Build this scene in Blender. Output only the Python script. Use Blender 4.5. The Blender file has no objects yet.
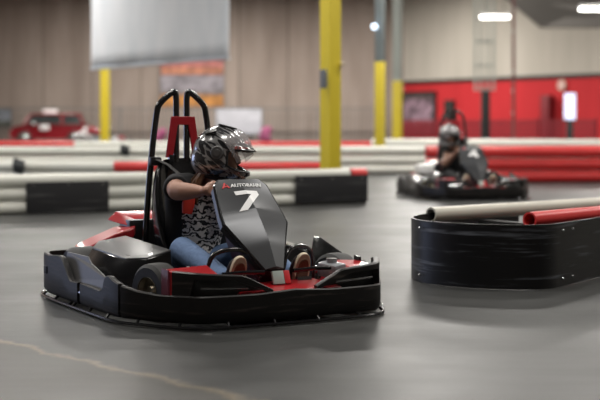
import bpy, bmesh, math, random
from mathutils import Vector, Matrix, Euler
random.seed(7)
C = bpy.context.scene.collection
R = math.radians
PI = math.pi
FPX = 1320.0
CAMZ = 0.95

# ------------------------------------------------------------------ helpers
def at(px, Y, py=None, z=None):
    """point at distance Y seen in column px (and row py or at height z)"""
    X = (px - 300) * Y / FPX
    if z is None:
        z = CAMZ + (124 - py) * Y / FPX if py is not None else 0
    return Vector((X, Y, z))

def tag(o, label=None, cat=None, group=None, kind=None):
    if label: o['label'] = label
    if cat: o['category'] = cat
    if group: o['group'] = group
    if kind: o['kind'] = kind
    return o

def empty(name, loc=(0, 0, 0), rz=0):
    o = bpy.data.objects.new(name, None)
    o.location = loc
    o.rotation_euler = (0, 0, rz)
    o.empty_display_size = 0.1
    C.objects.link(o)
    return o

class MB:
    def __init__(s):
        s.bm = bmesh.new()
    def box(s, c, size, rot=None, bev=0.0):
        m = Matrix.Translation(Vector(c))
        if rot is not None:
            m = m @ Euler(rot).to_matrix().to_4x4()
        m = m @ Matrix.Diagonal((size[0], size[1], size[2], 1))
        r = bmesh.ops.create_cube(s.bm, size=1, matrix=m)
        if bev > 0:
            es = list({e for v in r['verts'] for e in v.link_edges})
            bmesh.ops.bevel(s.bm, geom=es, offset=bev, segments=2, affect='EDGES', profile=0.6)
        return s
    def loft(s, rings, closed=True, cap=True):
        """rings: lists of points of equal length"""
        vr = [[s.bm.verts.new(p) for p in r] for r in rings]
        n = len(vr[0])
        for a, b in zip(vr[:-1], vr[1:]):
            for i in range(n if closed else n - 1):
                j = (i + 1) % n
                try: s.bm.faces.new((a[i], a[j], b[j], b[i]))
                except ValueError: pass
        if cap and closed:
            try:
                s.bm.faces.new(list(reversed(vr[0]))); s.bm.faces.new(vr[-1])
            except ValueError: pass
        return vr
    def tube(s, pts, rad, n=10, cap=True, flat=1.0):
        pts = [Vector(p) for p in pts]
        if not hasattr(rad, '__len__'): rad = [rad] * len(pts)
        rings = []
        up = None
        for i, p in enumerate(pts):
            if i == 0: t = pts[1] - p
            elif i == len(pts) - 1: t = p - pts[i - 1]
            else: t = (pts[i + 1] - p).normalized() + (p - pts[i - 1]).normalized()
            t = t.normalized() if t.length > 1e-9 else Vector((0, 0, 1))
            if up is None:
                up = Vector((0, 0, 1)) if abs(t.z) < 0.9 else Vector((0, 1, 0))
            x = t.cross(up).normalized()
            y = x.cross(t).normalized()
            up = y
            rings.append([p + (x * math.cos(2 * PI * k / n) + y * math.sin(2 * PI * k / n) * flat) * rad[i] for k in range(n)])
        s.loft(rings, True, cap)
        return s
    def pipe(s, pts, ro, ri, n=20):
        """hollow tube along two points"""
        p0, p1 = Vector(pts[0]), Vector(pts[-1])
        t = (p1 - p0).normalized()
        x = t.cross(Vector((0, 0, 1))).normalized(); y = x.cross(t)
        def ring(p, r): return [p + (x * math.cos(2 * PI * k / n) + y * math.sin(2 * PI * k / n)) * r for k in range(n)]
        s.loft([ring(p0, ri), ring(p0, ro), ring(p1, ro), ring(p1, ri), ring(p0, ri)], True, False)
        return s
    def prism(s, poly, off):
        """poly: 3D points, extruded by vector off"""
        off = Vector(off)
        s.loft([[Vector(p) for p in poly], [Vector(p) + off for p in poly]])
        return s
    def sphere(s, c, r, seg=16, ring=10, rot=None):
        if not hasattr(r, '__len__'): r = (r, r, r)
        m = Matrix.Translation(Vector(c))
        if rot is not None: m = m @ Euler(rot).to_matrix().to_4x4()
        m = m @ Matrix.Diagonal((r[0], r[1], r[2], 1))
        bmesh.ops.create_uvsphere(s.bm, u_segments=seg, v_segments=ring, radius=1, matrix=m)
        return s
    def lathe(s, prof, c, axis='z', n=28, cap=False):
        """prof: (radius, height) pairs about an axis through c"""
        rings = []
        for r, h in prof:
            ring = []
            for k in range(n):
                a = 2 * PI * k / n
                x, y = r * math.cos(a), r * math.sin(a)
                p = {'z': (x, y, h), 'y': (x, h, y), 'x': (h, x, y)}[axis]
                ring.append(Vector(c) + Vector(p))
            rings.append(ring)
        s.loft(rings, True, cap)
        return s
    def xform(s, m):
        bmesh.ops.transform(s.bm, matrix=m, verts=s.bm.verts)
        return s
    def build(s, name, m, parent=None, smooth=True, sharp=38, bevel=0.0, remesh=0.0, smoothit=0, subsurf=0):
        bmesh.ops.recalc_face_normals(s.bm, faces=s.bm.faces)
        me = bpy.data.meshes.new(name)
        s.bm.to_mesh(me); s.bm.free()
        o = bpy.data.objects.new(name, me)
        C.objects.link(o)
        if m is not None:
            for mm in (m if isinstance(m, (list, tuple)) else [m]): me.materials.append(mm)
        if parent is not None: o.parent = parent
        if bevel > 0:
            b = o.modifiers.new('bevel', 'BEVEL'); b.width = bevel; b.segments = 2; b.limit_method = 'ANGLE'; b.angle_limit = R(35)
        if remesh > 0:
            r = o.modifiers.new('remesh', 'REMESH'); r.mode = 'VOXEL'; r.voxel_size = remesh; r.use_smooth_shade = True
            if smoothit:
                q = o.modifiers.new('smooth', 'SMOOTH'); q.iterations = smoothit; q.factor = 0.5
        if subsurf:
            q = o.modifiers.new('sub', 'SUBSURF'); q.levels = subsurf; q.render_levels = subsurf
        if smooth:
            for p in me.polygons: p.use_smooth = True
            if not remesh:
                try: me.set_sharp_from_angle(angle=R(sharp))
                except Exception: pass
        return o

def copy_tree(o, parent=None):
    c = o.copy(); C.objects.link(c)
    if parent is not None: c.parent = parent
    for ch in list(o.children): copy_tree(ch, c)
    return c

def smooth_path(pts, it=3, closed=False):
    pts = [Vector(p) for p in pts]
    for _ in range(it):
        q = [] if closed else [pts[0]]
        n = len(pts)
        for i in range(n if closed else n - 1):
            a, b = pts[i], pts[(i + 1) % n]
            q += [a * .75 + b * .25, a * .25 + b * .75]
        if not closed: q.append(pts[-1])
        pts = q
    return pts

def lerp_tab(tab, x):
    if x <= tab[0][0]: return tab[0][1]
    for (a, va), (b, vb) in zip(tab[:-1], tab[1:]):
        if x <= b: return va + (vb - va) * (x - a) / (b - a) if b > a else vb
    return tab[-1][1]

# ------------------------------------------------------------------ materials
def new_mat(name):
    m = bpy.data.materials.new(name); m.use_nodes = True
    nt = m.node_tree
    return m, nt, nt.nodes['Principled BSDF']

def mat(name, col, rough=0.5, metal=0.0, var=0.12, scale=8.0, bump=0.0, coat=0.0, emit=None, estr=0, stretch=(1, 1, 1), spec=0.5):
    m, nt, b = new_mat(name)
    tc = nt.nodes.new('ShaderNodeTexCoord')
    mp = nt.nodes.new('ShaderNodeMapping'); mp.inputs['Scale'].default_value = stretch
    nz = nt.nodes.new('ShaderNodeTexNoise'); nz.inputs['Scale'].default_value = scale; nz.inputs['Detail'].default_value = 5
    nt.links.new(tc.outputs['Object'], mp.inputs['Vector']); nt.links.new(mp.outputs['Vector'], nz.inputs['Vector'])
    mx = nt.nodes.new('ShaderNodeMix'); mx.data_type = 'RGBA'
    mx.inputs[6].default_value = (*[c * (1 - var) for c in col], 1)
    mx.inputs[7].default_value = (*[min(1, c * (1 + var)) for c in col], 1)
    nt.links.new(nz.outputs['Fac'], mx.inputs[0])
    nt.links.new(mx.outputs[2], b.inputs['Base Color'])
    b.inputs['Roughness'].default_value = rough
    b.inputs['Metallic'].default_value = metal
    b.inputs['Specular IOR Level'].default_value = spec
    if coat: b.inputs['Coat Weight'].default_value = coat; b.inputs['Coat Roughness'].default_value = 0.08
    if bump:
        bp = nt.nodes.new('ShaderNodeBump'); bp.inputs['Strength'].default_value = bump; bp.inputs['Distance'].default_value = 0.01
        nt.links.new(nz.outputs['Fac'], bp.inputs['Height']); nt.links.new(bp.outputs['Normal'], b.inputs['Normal'])
    if emit:
        b.inputs['Emission Color'].default_value = (*emit, 1); b.inputs['Emission Strength'].default_value = estr
    return m

def scuffed(name, base, mark, amount=0.62, rough=0.35, hs=(3, 3, 40)):
    """dark plastic with long horizontal scuff streaks"""
    m, nt, b = new_mat(name)
    tc = nt.nodes.new('ShaderNodeTexCoord'); mp = nt.nodes.new('ShaderNodeMapping'); mp.inputs['Scale'].default_value = hs
    nt.links.new(tc.outputs['Object'], mp.inputs['Vector'])
    nz = nt.nodes.new('ShaderNodeTexNoise'); nz.inputs['Scale'].default_value = 1.0; nz.inputs['Detail'].default_value = 8; nz.inputs['Roughness'].default_value = 0.65
    nt.links.new(mp.outputs['Vector'], nz.inputs['Vector'])
    cr = nt.nodes.new('ShaderNodeValToRGB'); cr.color_ramp.elements[0].position = amount; cr.color_ramp.elements[1].position = amount + 0.16
    cr.color_ramp.elements[0].color = (*base, 1); cr.color_ramp.elements[1].color = (*mark, 1)
    nt.links.new(nz.outputs['Fac'], cr.inputs['Fac']); nt.links.new(cr.outputs['Color'], b.inputs['Base Color'])
    n2 = nt.nodes.new('ShaderNodeMapRange'); n2.inputs[3].default_value = rough - .1; n2.inputs[4].default_value = rough + .2
    b.inputs['Specular IOR Level'].default_value = .32
    nt.links.new(nz.outputs['Fac'], n2.inputs[0]); nt.links.new(n2.outputs[0], b.inputs['Roughness'])
    bp = nt.nodes.new('ShaderNodeBump'); bp.inputs['Strength'].default_value = 0.25; bp.inputs['Distance'].default_value = 0.004
    nt.links.new(nz.outputs['Fac'], bp.inputs['Height']); nt.links.new(bp.outputs['Normal'], b.inputs['Normal'])
    return m

M = {}
M['bumper'] = scuffed('bumper_plastic', (0.010, 0.009, 0.009), (.07, .055, .05), 0.54, 0.38)
M['sheet'] = scuffed('barrier_sheet', (0.009, 0.009, 0.010), (0.13, 0.14, 0.16), 0.55, 0.33, (1.6, 1.6, 30))
M['panelblack'] = scuffed('barrier_pad', (0.020, 0.020, 0.022), (0.08, 0.08, 0.08), 0.56, 0.55, (1, 1, 14))
M['plate'] = mat('grey_plate', (0.10, 0.098, 0.098), 0.5, 0.0, 0.1, 20)
M['black'] = mat('black_plastic', (0.012, 0.012, 0.013), 0.35, 0, .2, 20)
M['gloss'] = mat('black_gloss', (0.010, 0.010, 0.011), 0.18, 0, .1, 10, coat=.5)
M['tube'] = mat('black_tube', (0.008, 0.008, 0.009), 0.2, 0.0, .1, 10, coat=.6)
M['red'] = mat('red_plastic', (0.38, 0.008, 0.014), 0.28, 0, .12, 6, coat=.3)
M['redplate'] = mat('red_powder_coat', (0.36, 0.006, 0.014), 0.45, 0, .1, 30)
M['podgrey'] = mat('pod_grey', (0.055, 0.055, 0.058), 0.30, 0, .15, 12, coat=.2)
M['fairing'] = mat('fairing_grey', (0.065, 0.067, 0.071), 0.34, 0.7, .06, 10)
M['shroud'] = mat('maroon_shroud', (0.050, 0.012, 0.026), 0.35, 0, .25, 18, coat=.2)
M['white'] = mat('white_vinyl', (0.85, 0.85, 0.85), 0.4, 0, .03, 10)
M['rubber'] = mat('tyre_rubber', (0.022, 0.022, 0.022), 0.6, 0, .3, 30)
M['rim'] = mat('rim_metal', (0.45, 0.40, 0.30), 0.3, 0.8, .1, 10)
M['chrome'] = mat('bare_steel', (0.6, 0.6, 0.6), 0.2, 1.0, .1, 10)
M['belt'] = mat('seat_belt', (0.55, 0.03, 0.015), 0.6, 0, .15, 60)
M['skin'] = mat('skin', (0.40, 0.215, 0.15), 0.5, 0, .1, 9)
M['skindark'] = mat('skin_darker_tone', (0.30, 0.16, 0.11), 0.5, 0, .1, 9)  # darker skin for the far driver
M['jeans'] = mat('denim', (0.13, 0.205, 0.36), 0.85, 0, .35, 45, bump=.3)
M['shirtblack'] = mat('black_jersey', (0.014, 0.014, 0.016), 0.9, 0, .3, 40)
M['sole'] = mat('gum_sole', (0.13, 0.045, 0.02), 0.6, 0, .2, 30)
M['cream'] = mat('cream_rubber', (0.62, 0.52, 0.38), 0.6, 0, .1, 30)
M['shoe'] = mat('dark_shoe', (0.05, 0.04, 0.04), 0.7, 0, .2, 30)
M['hair'] = mat('brown_hair', (0.12, 0.055, 0.025), 0.5, 0, .7, 60, stretch=(1, 1, .1))
M['eye'] = mat('eye_white', (0.6, 0.58, 0.55), 0.2, 0, .02, 5)
M['iris'] = mat('iris_brown', (0.02, 0.012, 0.008), 0.1, 0, .1, 5)
M['pipew'] = mat('white_pipe', (0.66, 0.66, 0.60), 0.4, 0, .10, 3, stretch=(.6, .6, 6))
M['pipey'] = mat('cream_pipe', (0.60, 0.58, 0.50), 0.38, 0, .12, 3)
M['pipered'] = mat('red_pipe', (0.62, 0.035, 0.035), 0.35, 0, .15, 3)
M['redpad'] = mat('red_pad', (0.62, 0.03, 0.035), 0.45, 0, .12, 2)
M['yellow'] = mat('yellow_paint', (0.66, 0.52, 0.03), 0.5, 0, .06, 3)
M['steelgrey'] = mat('grey_steel_paint', (0.20, 0.235, 0.24), 0.5, 0.1, .12, 5)
M['palegreen'] = mat('pale_green_grey_paint', (0.36, 0.39, 0.36), 0.5, 0, .1, 5)
M['boxgrey'] = mat('grey_enclosure', (0.16, 0.17, 0.18), 0.5, 0.2, .1, 5)
M['trim'] = mat('black_trim', (0.012, 0.012, 0.012), 0.6, 0, .1, 5)
M['fence'] = mat('fence_grey', (0.15, 0.14, 0.135), 0.6, 0, .1, 5)
M['fencered'] = mat('fence_dark_red', (0.20, 0.01, 0.018), 0.6, 0, .1, 5)
M['carred'] = mat('car_red', (0.22, 0.004, 0.010), 0.25, 0, .05, 5, coat=.6)
M['glass'] = mat('dark_window_glass', (0.03, 0.035, 0.035), 0.10, 0, .6, 1.3)
M['magenta'] = mat('magenta_cloth', (0.24, 0.05, 0.12), 0.7, 0, .5, 6)
M['strap'] = mat('black_strap', (0.015, 0.018, 0.02), 0.6, 0, .3, 20)
M['lampbody'] = mat('lamp_housing', (0.5, 0.5, 0.5), 0.4, .5, .05, 5)
M['lampon'] = mat('lamp_diffuser', (1, 1, 1), 0.4, 0, 0, 5, emit=(1, .97, .9), estr=14)
M['screenon'] = mat('lit_screen', (.5, .5, .6), 0.4, 0, 0, 5, emit=(.62, .70, 1.0), estr=1.3)
M['glint'] = mat('small_lamp', (.5, .5, .6), 0.4, 0, 0, 5, emit=(.7, .85, 1.0), estr=4.0)
M['ceil'] = mat('ceiling_grey', (0.13, 0.12, 0.11), 0.9, 0, .1, .5)
M['oxide'] = mat('red_oxide_paint', (0.16, 0.06, 0.055), 0.6, 0, .5, 3)

def shirt_pattern():
    m, nt, b = new_mat('patterned_shirt')
    tc = nt.nodes.new('ShaderNodeTexCoord'); mp = nt.nodes.new('ShaderNodeMapping'); mp.inputs['Scale'].default_value = (1, 1, 1)
    w = nt.nodes.new('ShaderNodeTexWave'); w.bands_direction = 'Z'; w.inputs['Scale'].default_value = 9; w.inputs['Distortion'].default_value = 14
    w.inputs['Detail'].default_value = 3; w.inputs['Detail Scale'].default_value = 2.2
    cr = nt.nodes.new('ShaderNodeValToRGB'); cr.color_ramp.interpolation = 'CONSTANT'
    cr.color_ramp.elements[0].color = (.015, .015, .018, 1); cr.color_ramp.elements[1].color = (.72, .70, .68, 1); cr.color_ramp.elements[1].position = .5
    nt.links.new(tc.outputs['Object'], mp.inputs['Vector']); nt.links.new(mp.outputs['Vector'], w.inputs['Vector'])
    nt.links.new(w.outputs['Color'], cr.inputs['Fac']); nt.links.new(cr.outputs['Color'], b.inputs['Base Color'])
    b.inputs['Roughness'].default_value = .8
    return m
M['shirt'] = shirt_pattern()

def helmet_paint(name, c1, c2, thr):
    m, nt, b = new_mat(name)
    tc = nt.nodes.new('ShaderNodeTexCoord'); mp = nt.nodes.new('ShaderNodeMapping')
    mp.vector_type = 'TEXTURE'; mp.inputs['Rotation'].default_value = (0, R(38), R(50)); mp.inputs['Scale'].default_value = (.40, .07, .06)
    nz = nt.nodes.new('ShaderNodeTexNoise'); nz.inputs['Scale'].default_value = 1.6; nz.inputs['Detail'].default_value = 3; nz.inputs['Distortion'].default_value = .8
    cr = nt.nodes.new('ShaderNodeValToRGB'); cr.color_ramp.interpolation = 'LINEAR'
    e = cr.color_ramp.elements
    e[0].color = (*c1, 1); e[0].position = thr - .03; e[1].color = (*c2, 1); e[1].position = thr
    e2 = cr.color_ramp.elements.new(thr + .09); e2.color = (*c2, 1)
    e3 = cr.color_ramp.elements.new(thr + .11); e3.color = (c1[0] * 1.5, c1[1] * 1.5, c1[2] * 1.5, 1)
    nt.links.new(tc.outputs['Object'], mp.inputs['Vector']); nt.links.new(mp.outputs['Vector'], nz.inputs['Vector'])
    nt.links.new(nz.outputs['Fac'], cr.inputs['Fac']); nt.links.new(cr.outputs['Color'], b.inputs['Base Color'])
    b.inputs['Roughness'].default_value = .22; b.inputs['Metallic'].default_value = .4; b.inputs['Coat Weight'].default_value = .8; b.inputs['Coat Roughness'].default_value = .05
    return m
M['helmet'] = helmet_paint('helmet_graphics', (.03, .03, .033), (.33, .325, .325), .45)
M['helmetsilver'] = helmet_paint('helmet_silver', (.12, .12, .125), (.62, .63, .65), .40)

def clear_mat(name, col, alpha):
    m, nt, b = new_mat(name)
    b.inputs['Base Color'].default_value = (*col, 1); b.inputs['Roughness'].default_value = .08
    b.inputs['Alpha'].default_value = alpha
    b.inputs['Coat Weight'].default_value = .5
    return m
M['visor'] = clear_mat('clear_visor', (.55, .52, .53), .28)

def floor_mat():
    m, nt, b = new_mat('polished_concrete')
    N = nt.nodes.new; L = nt.links.new
    geo = N('ShaderNodeNewGeometry')
    def noise(scale, detail, sx=1, sy=1, rot=0, rough=.5):
        mp = N('ShaderNodeMapping'); mp.inputs['Scale'].default_value = (sx, sy, 1); mp.inputs['Rotation'].default_value = (0, 0, rot)
        n = N('ShaderNodeTexNoise'); n.inputs['Scale'].default_value = scale; n.inputs['Detail'].default_value = detail; n.inputs['Roughness'].default_value = rough
        L(geo.outputs['Position'], mp.inputs['Vector']); L(mp.outputs['Vector'], n.inputs['Vector']); return n.outputs['Fac']
    n1 = noise(1.0, 6, 1, 1, 0, .6)
    n2 = noise(2.4, 4, .14, 1, R(0))         # tyre smears along the track
    n3 = noise(60, 3)
    cr = N('ShaderNodeValToRGB'); e = cr.color_ramp.elements
    e[0].position = .30; e[0].color = (.040, .041, .040, 1); e[1].position = .72; e[1].color = (.068, .069, .067, 1)
    L(n1, cr.inputs['Fac'])
    cr2 = N('ShaderNodeValToRGB'); e = cr2.color_ramp.elements
    e[0].position = .30; e[0].color = (.66, .66, .66, 1); e[1].position = .46; e[1].color = (1, 1, 1, 1)
    L(n2, cr2.inputs['Fac'])
    mu = N('ShaderNodeMix'); mu.data_type = 'RGBA'; mu.blend_type = 'MULTIPLY'; mu.inputs[0].default_value = 1
    L(cr.outputs['Color'], mu.inputs[6]); L(cr2.outputs['Color'], mu.inputs[7])
    cr3 = N('ShaderNodeValToRGB'); e = cr3.color_ramp.elements
    e[0].position = .3; e[0].color = (.90, .90, .90, 1); e[1].position = .7; e[1].color = (1.06, 1.06, 1.06, 1)
    L(n3, cr3.inputs['Fac'])
    mu2 = N('ShaderNodeMix'); mu2.data_type = 'RGBA'; mu2.blend_type = 'MULTIPLY'; mu2.inputs[0].default_value = 1
    L(mu.outputs[2], mu2.inputs[6]); L(cr3.outputs['Color'], mu2.inputs[7])
    # worn seam where two coats of floor sealer meet, lower left: line through (-1.4,5.75) and (-.2,4.6)
    sx = N('ShaderNodeSeparateXYZ'); L(geo.outputs['Position'], sx.inputs[0])
    def math_(op, a, bb=None):
        n = N('ShaderNodeMath'); n.operation = op
        for i, v in enumerate((a, bb)):
            if v is None: continue
            if isinstance(v, (int, float)): n.inputs[i].default_value = v
            else: L(v, n.inputs[i])
        return n.outputs[0]
    d = math_('ADD', math_('MULTIPLY', sx.outputs[0], .736), math_('MULTIPLY', sx.outputs[1], .677))
    d = math_('SUBTRACT', d, 2.955)
    nw = noise(3.0, 6, 1, 1, 0, .7)
    d = math_('ADD', d, math_('MULTIPLY', math_('SUBTRACT', nw, .5), .30))
    near = math_('SUBTRACT', 1, math_('MINIMUM', math_('MULTIPLY', math_('ABSOLUTE', d), 26.0), 1))
    side = math_('LESS_THAN', d, 0)
    tan = N('ShaderNodeMix'); tan.data_type = 'RGBA'; tan.inputs[7].default_value = (.19, .16, .115, 1)
    L(math_('MULTIPLY', near, .8), tan.inputs[0]); L(mu2.outputs[2], tan.inputs[6])
    t2 = N('ShaderNodeMix'); t2.data_type = 'RGBA'; t2.blend_type = 'MULTIPLY'; t2.inputs[7].default_value = (1.0, .94, .84, 1)
    L(side, t2.inputs[0]); L(tan.outputs[2], t2.inputs[6])
    L(t2.outputs[2], b.inputs['Base Color'])
    rr = N('ShaderNodeMapRange'); rr.inputs[1].default_value = .3; rr.inputs[2].default_value = .7; rr.inputs[3].default_value = .34; rr.inputs[4].default_value = .46
    L(n1, rr.inputs[0]); L(rr.outputs[0], b.inputs['Roughness'])
    bn = noise(2.6, 3, .45, 1.6, R(8))
    bp = N('ShaderNodeBump'); bp.inputs['Strength'].default_value = .35; bp.inputs['Distance'].default_value = .006
    L(bn, bp.inputs['Height']); L(bp.outputs['Normal'], b.inputs['Normal'])
    b.inputs['Specular IOR Level'].default_value = .13
    return m

def wall_mat(name, low, high, seams=True):
    m, nt, b = new_mat(name)
    N = nt.nodes.new; L = nt.links.new
    tc = N('ShaderNodeTexCoord')
    mp = N('ShaderNodeMapping'); mp.inputs['Scale'].default_value = (1.3, 1.3, .16)
    L(tc.outputs['Object'], mp.inputs['Vector'])
    n = N('ShaderNodeTexNoise'); n.inputs['Scale'].default_value = 1.0; n.inputs['Detail'].default_value = 7; n.inputs['Roughness'].default_value = .6
    L(mp.outputs['Vector'], n.inputs['Vector'])
    cr = N('ShaderNodeValToRGB'); e = cr.color_ramp.elements
    e[0].position = .32; e[0].color = (*low, 1); e[1].position = .68; e[1].color = (*high, 1)
    L(n.outputs['Fac'], cr.inputs['Fac'])
    out = cr.outputs['Color']
    if seams:
        br = N('ShaderNodeTexBrick'); br.offset = 0; br.inputs['Scale'].default_value = 1
        br.inputs['Brick Width'].default_value = 2.45; br.inputs['Row Height'].default_value = 9.5; br.inputs['Mortar Size'].default_value = .05
        br.inputs['Color1'].default_value = (1, 1, 1, 1); br.inputs['Color2'].default_value = (.90, .90, .90, 1); br.inputs['Mortar'].default_value = (.55, .54, .53, 1)
        m2 = N('ShaderNodeMapping'); m2.inputs['Rotation'].default_value = (R(90), 0, 0); m2.inputs['Location'].default_value = (.6, 0, 0)
        L(tc.outputs['Object'], m2.inputs['Vector']); L(m2.outputs['Vector'], br.inputs['Vector'])
        mu = N('ShaderNodeMix'); mu.data_type = 'RGBA'; mu.blend_type = 'MULTIPLY'; mu.inputs[0].default_value = 1
        L(out, mu.inputs[6]); L(br.outputs['Color'], mu.inputs[7]); out = mu.outputs[2]
    L(out, b.inputs['Base Color']); b.inputs['Roughness'].default_value = .85
    return m

M['floor'] = floor_mat()
M['concrete'] = wall_mat('concrete_wall', (.27, .215, .182), (.40, .33, .285))
M['beige'] = wall_mat('beige_wall', (.42, .385, .33), (.50, .46, .40), False)
M['wallred'] = wall_mat('red_wall', (.46, .016, .021), (.54, .022, .028), False)

# ------------------------------------------------------------------ room shell
def struct(name, mb, m, parent=None, **k):
    o = mb.build(name, m, parent, smooth=False, **k); o['kind'] = 'structure'; return o
XL, XR, YB, YF, ZC = -17.0, 17.0, -5.0, 66.0, 8.2
struct('floor', MB().box((0, (YB + YF) / 2 , -.05), (XR - XL, YF - YB + 1, .1)), M['floor'])
struct('ceiling', MB().box((0, (YB + YF) / 2, ZC + .05), (XR - XL, YF - YB + 1, .1)), M['ceil'])
XW = 5.25
struct('wall_back', MB().box(((XL + XW) / 2, YF + .1, ZC / 2), (XW - XL, .2, ZC)), M['concrete'])
struct('wall_left', MB().box((XL - .1, (YB + YF) / 2, ZC / 2), (.2, YF - YB, ZC)), M['concrete'])
struct('wall_front', MB().box((0, YB - .1, ZC / 2), (XR - XL, .2, ZC)), M['concrete'])
# the red end wall runs from the back wall towards the right, coming nearer
P0, P1 = Vector((XW, 65.9)), Vector((16.9, 49.5))
def rw(px, dy=0.0):
    """point on the red wall seen in column px (dy in front of it)"""
    k = (px - 300) / FPX
    d = P1 - P0
    t = (k * P0.y - P0.x) / (d.x - k * d.y)
    p = P0 + d * t
    nrm = Vector((-abs(d.y), -abs(d.x))).normalized()
    return p + nrm * dy
ang = math.atan2(P1.y - P0.y, P1.x - P0.x)
LW = (P1 - P0).length
def wall_seg(name, z0, z1, m, thick=.2, off=0.0):
    mid = (P0 + P1) / 2
    n = Vector((math.sin(ang), -math.cos(ang)))
    c = mid + n * (off - thick / 2)
    o = struct(name, MB().box((0, 0, (z0 + z1) / 2), (LW + .4, thick, z1 - z0)), m)
    o.location = (c.x, c.y, 0); o.rotation_euler = (0, 0, ang); return o
wall_seg('wall_right_lower', 0, 3.0, M['wallred'])
wall_seg('wall_right_upper', 3.0, ZC, M['beige'])
wall_seg('trim_1', 2.93, 3.10, M['trim'], .08, .06)
struct('wall_right', MB().box((XR + .1, (YB + 49) / 2, ZC / 2), (.2, 49 - YB, ZC)), M['beige'])
# dark sloping soffit under the ceiling at the top right
a, b_, c_, d_ = at(494, 47, -14), at(543, 47, 27), at(640, 44, 27), at(640, 44, -14)
struct('trim_2', MB().prism([a, b_, c_, d_], (0, .5, 0)), M['ceil'])

# ------------------------------------------------------------------ lamps
def high_bay(x, y, z, w, label, group=None, on=True, energy=0, size=None):
    t = empty('ceiling_lamp', (x, y, z)); tag(t, label, 'lamp', group)
    MB().box((0, 0, .10), (w, .34, .09), bev=.02).build('housing', M['lampbody'], t)
    MB().box((0, 0, .025), (w * .95, .30, .06), bev=.025).build('diffuser', M['lampon'], t)
    mb = MB()
    for s in (-1, 1): mb.tube([(s * w * .3, 0, .13), (s * w * .3, 0, ZC - z)], .008, 6)
    mb.build('hanging_cable', M['strap'], t)
    return t
high_bay(*at(495, 40, 18), .90, 'lit oblong ceiling lamp left of the other, beside the lattice column')
high_bay(*at(594, 38, 10), .85, 'lit oblong ceiling lamp cut off by the top right corner')

def area(x, y, z, e, sx=1.6, sy=.5, col=(1, .96, .90), rot=(0, 0, 0)):
    l = bpy.data.lights.new('area', 'AREA'); l.shape = 'RECTANGLE'; l.size = sx; l.size_y = sy; l.energy = e; l.color = col
    o = bpy.data.objects.new('lamp_light', l); o.location = (x, y, z); o.rotation_euler = rot; C.objects.link(o); return o
GRID = [(2.2, 27.5, 5.9, 420)]
for y in (8.5, 15, 22, 34, 46, 58):
    for x in (-9, -3, 4, 10.5):
        if y == 58 and x > 4: continue
        GRID.append((x, y, 7.4, 0))
EN = {8.5: 300, 15: 300, 22: 400, 34: 760, 46: 950, 58: 1150}
for x, y, z, e in GRID:
    e = e or EN[y]
    area(x, y, z, e, 1.8, .6)
    if z > 7:
        pass
# unseen overhead lamps added for the highlight on the near kart's number fairing
area(1.0, 4.2, 7.4, 240, 1.8, .6)
area(-5.0, 4.2, 7.4, 60, 1.8, .6)
area(-13.5, 14.5, 1.9, 320, 5.0, 3.4, (.55, .66, 1.0), (R(90), 0, R(-121)))  # cool daylight from the open loading door out of frame to the left

# ------------------------------------------------------------------ track barriers
def barrier(name, p0, p1, rows, r, segs, label, cat='barrier', group=None, sag=0):
    """stack of long pipes from p0 to p1; segs = [(t0,t1,mat)] or a list of those per row, top row first"""
    p0, p1 = Vector((*p0, 0)), Vector((*p1, 0))
    L_ = (p1 - p0).length
    a_ = math.atan2(p1.y - p0.y, p1.x - p0.x)
    t = empty(name, p0, a_); tag(t, label, cat, group)
    for k in range(rows):
        sg = segs[k] if isinstance(segs[0], list) else segs
        z = r + 2 * r * (rows - 1 - k) 
        for (t0, t1, m) in sg:
            MB().pipe([(t0 * L_, 0, z), (t1 * L_ - .01, 0, z)], r * .985, r * .8).build('pipe', m, t)
    return t, L_
def frac(p0, p1, px):
    k = (px - 300) / FPX
    d = Vector(p1) - Vector(p0)
    return (k * p0[1] - p0[0]) / (d.x - k * d.y)

# front run with two black pads
A0, A1 = (-5.2, 12.68), (.79, 15.87)
fb, LF = barrier('track_barrier', A0, A1, 3, .07, [
    [(0, .965, M['pipew']), (.968, 1, M['pipered'])],
    [(0, 1, M['pipew'])], [(0, 1, M['pipew'])]],
    'nearest long stack of white pipes at left, with black pads and a red end')
for i, (x0, x1) in enumerate(((24, 106), (292, 364))):
    t0, t1 = frac(A0, A1, x0) * LF, frac(A0, A1, x1) * LF
    p = MB().box(((t0 + t1) / 2, -.083, .172 + .012 * i), (t1 - t0, .016, .325), bev=.003).build('bumper_pad', M['panelblack'], fb)
    for q in (.08, .5, .92):
        MB().lathe([(0, -.008), (.012, -.008), (.012, 0)], (t0 + (t1 - t0) * q, -.09, .31), 'y', 8).build('bolt', M['chrome'], p)
# second run: white then red
B0, B1 = (-5.6, 18.6), (.56, 17.9)
f1 = frac(B0, B1, 115)
barrier('track_barrier', B0, B1, 3, .072, [[(0, f1, M['pipew']), (f1, 1, M['pipered'])], [(0, 1, M['pipew'])], [(0, 1, M['pipew'])]],
        'second stack of pipes at left, its top pipe white turning red behind the roll hoops')
# third run, white
D0, D1 = (-8.0, 24.3), at(428, 25.0, z=0)[:2]
barrier('track_barrier', D0, D1, 3, .089, [(0, 1, M['pipew'])],
        'third stack of white pipes, passing behind the thick yellow column up to the far kart')
G0, G1 = at(426, 21.2, z=0)[:2], at(720, 21.6, z=0)[:2]
barrier('track_barrier', G0, G1, 3, .100, [(0, 1, M['pipered'])],
        'stack of three red pipes at right behind the far kart')
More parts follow.
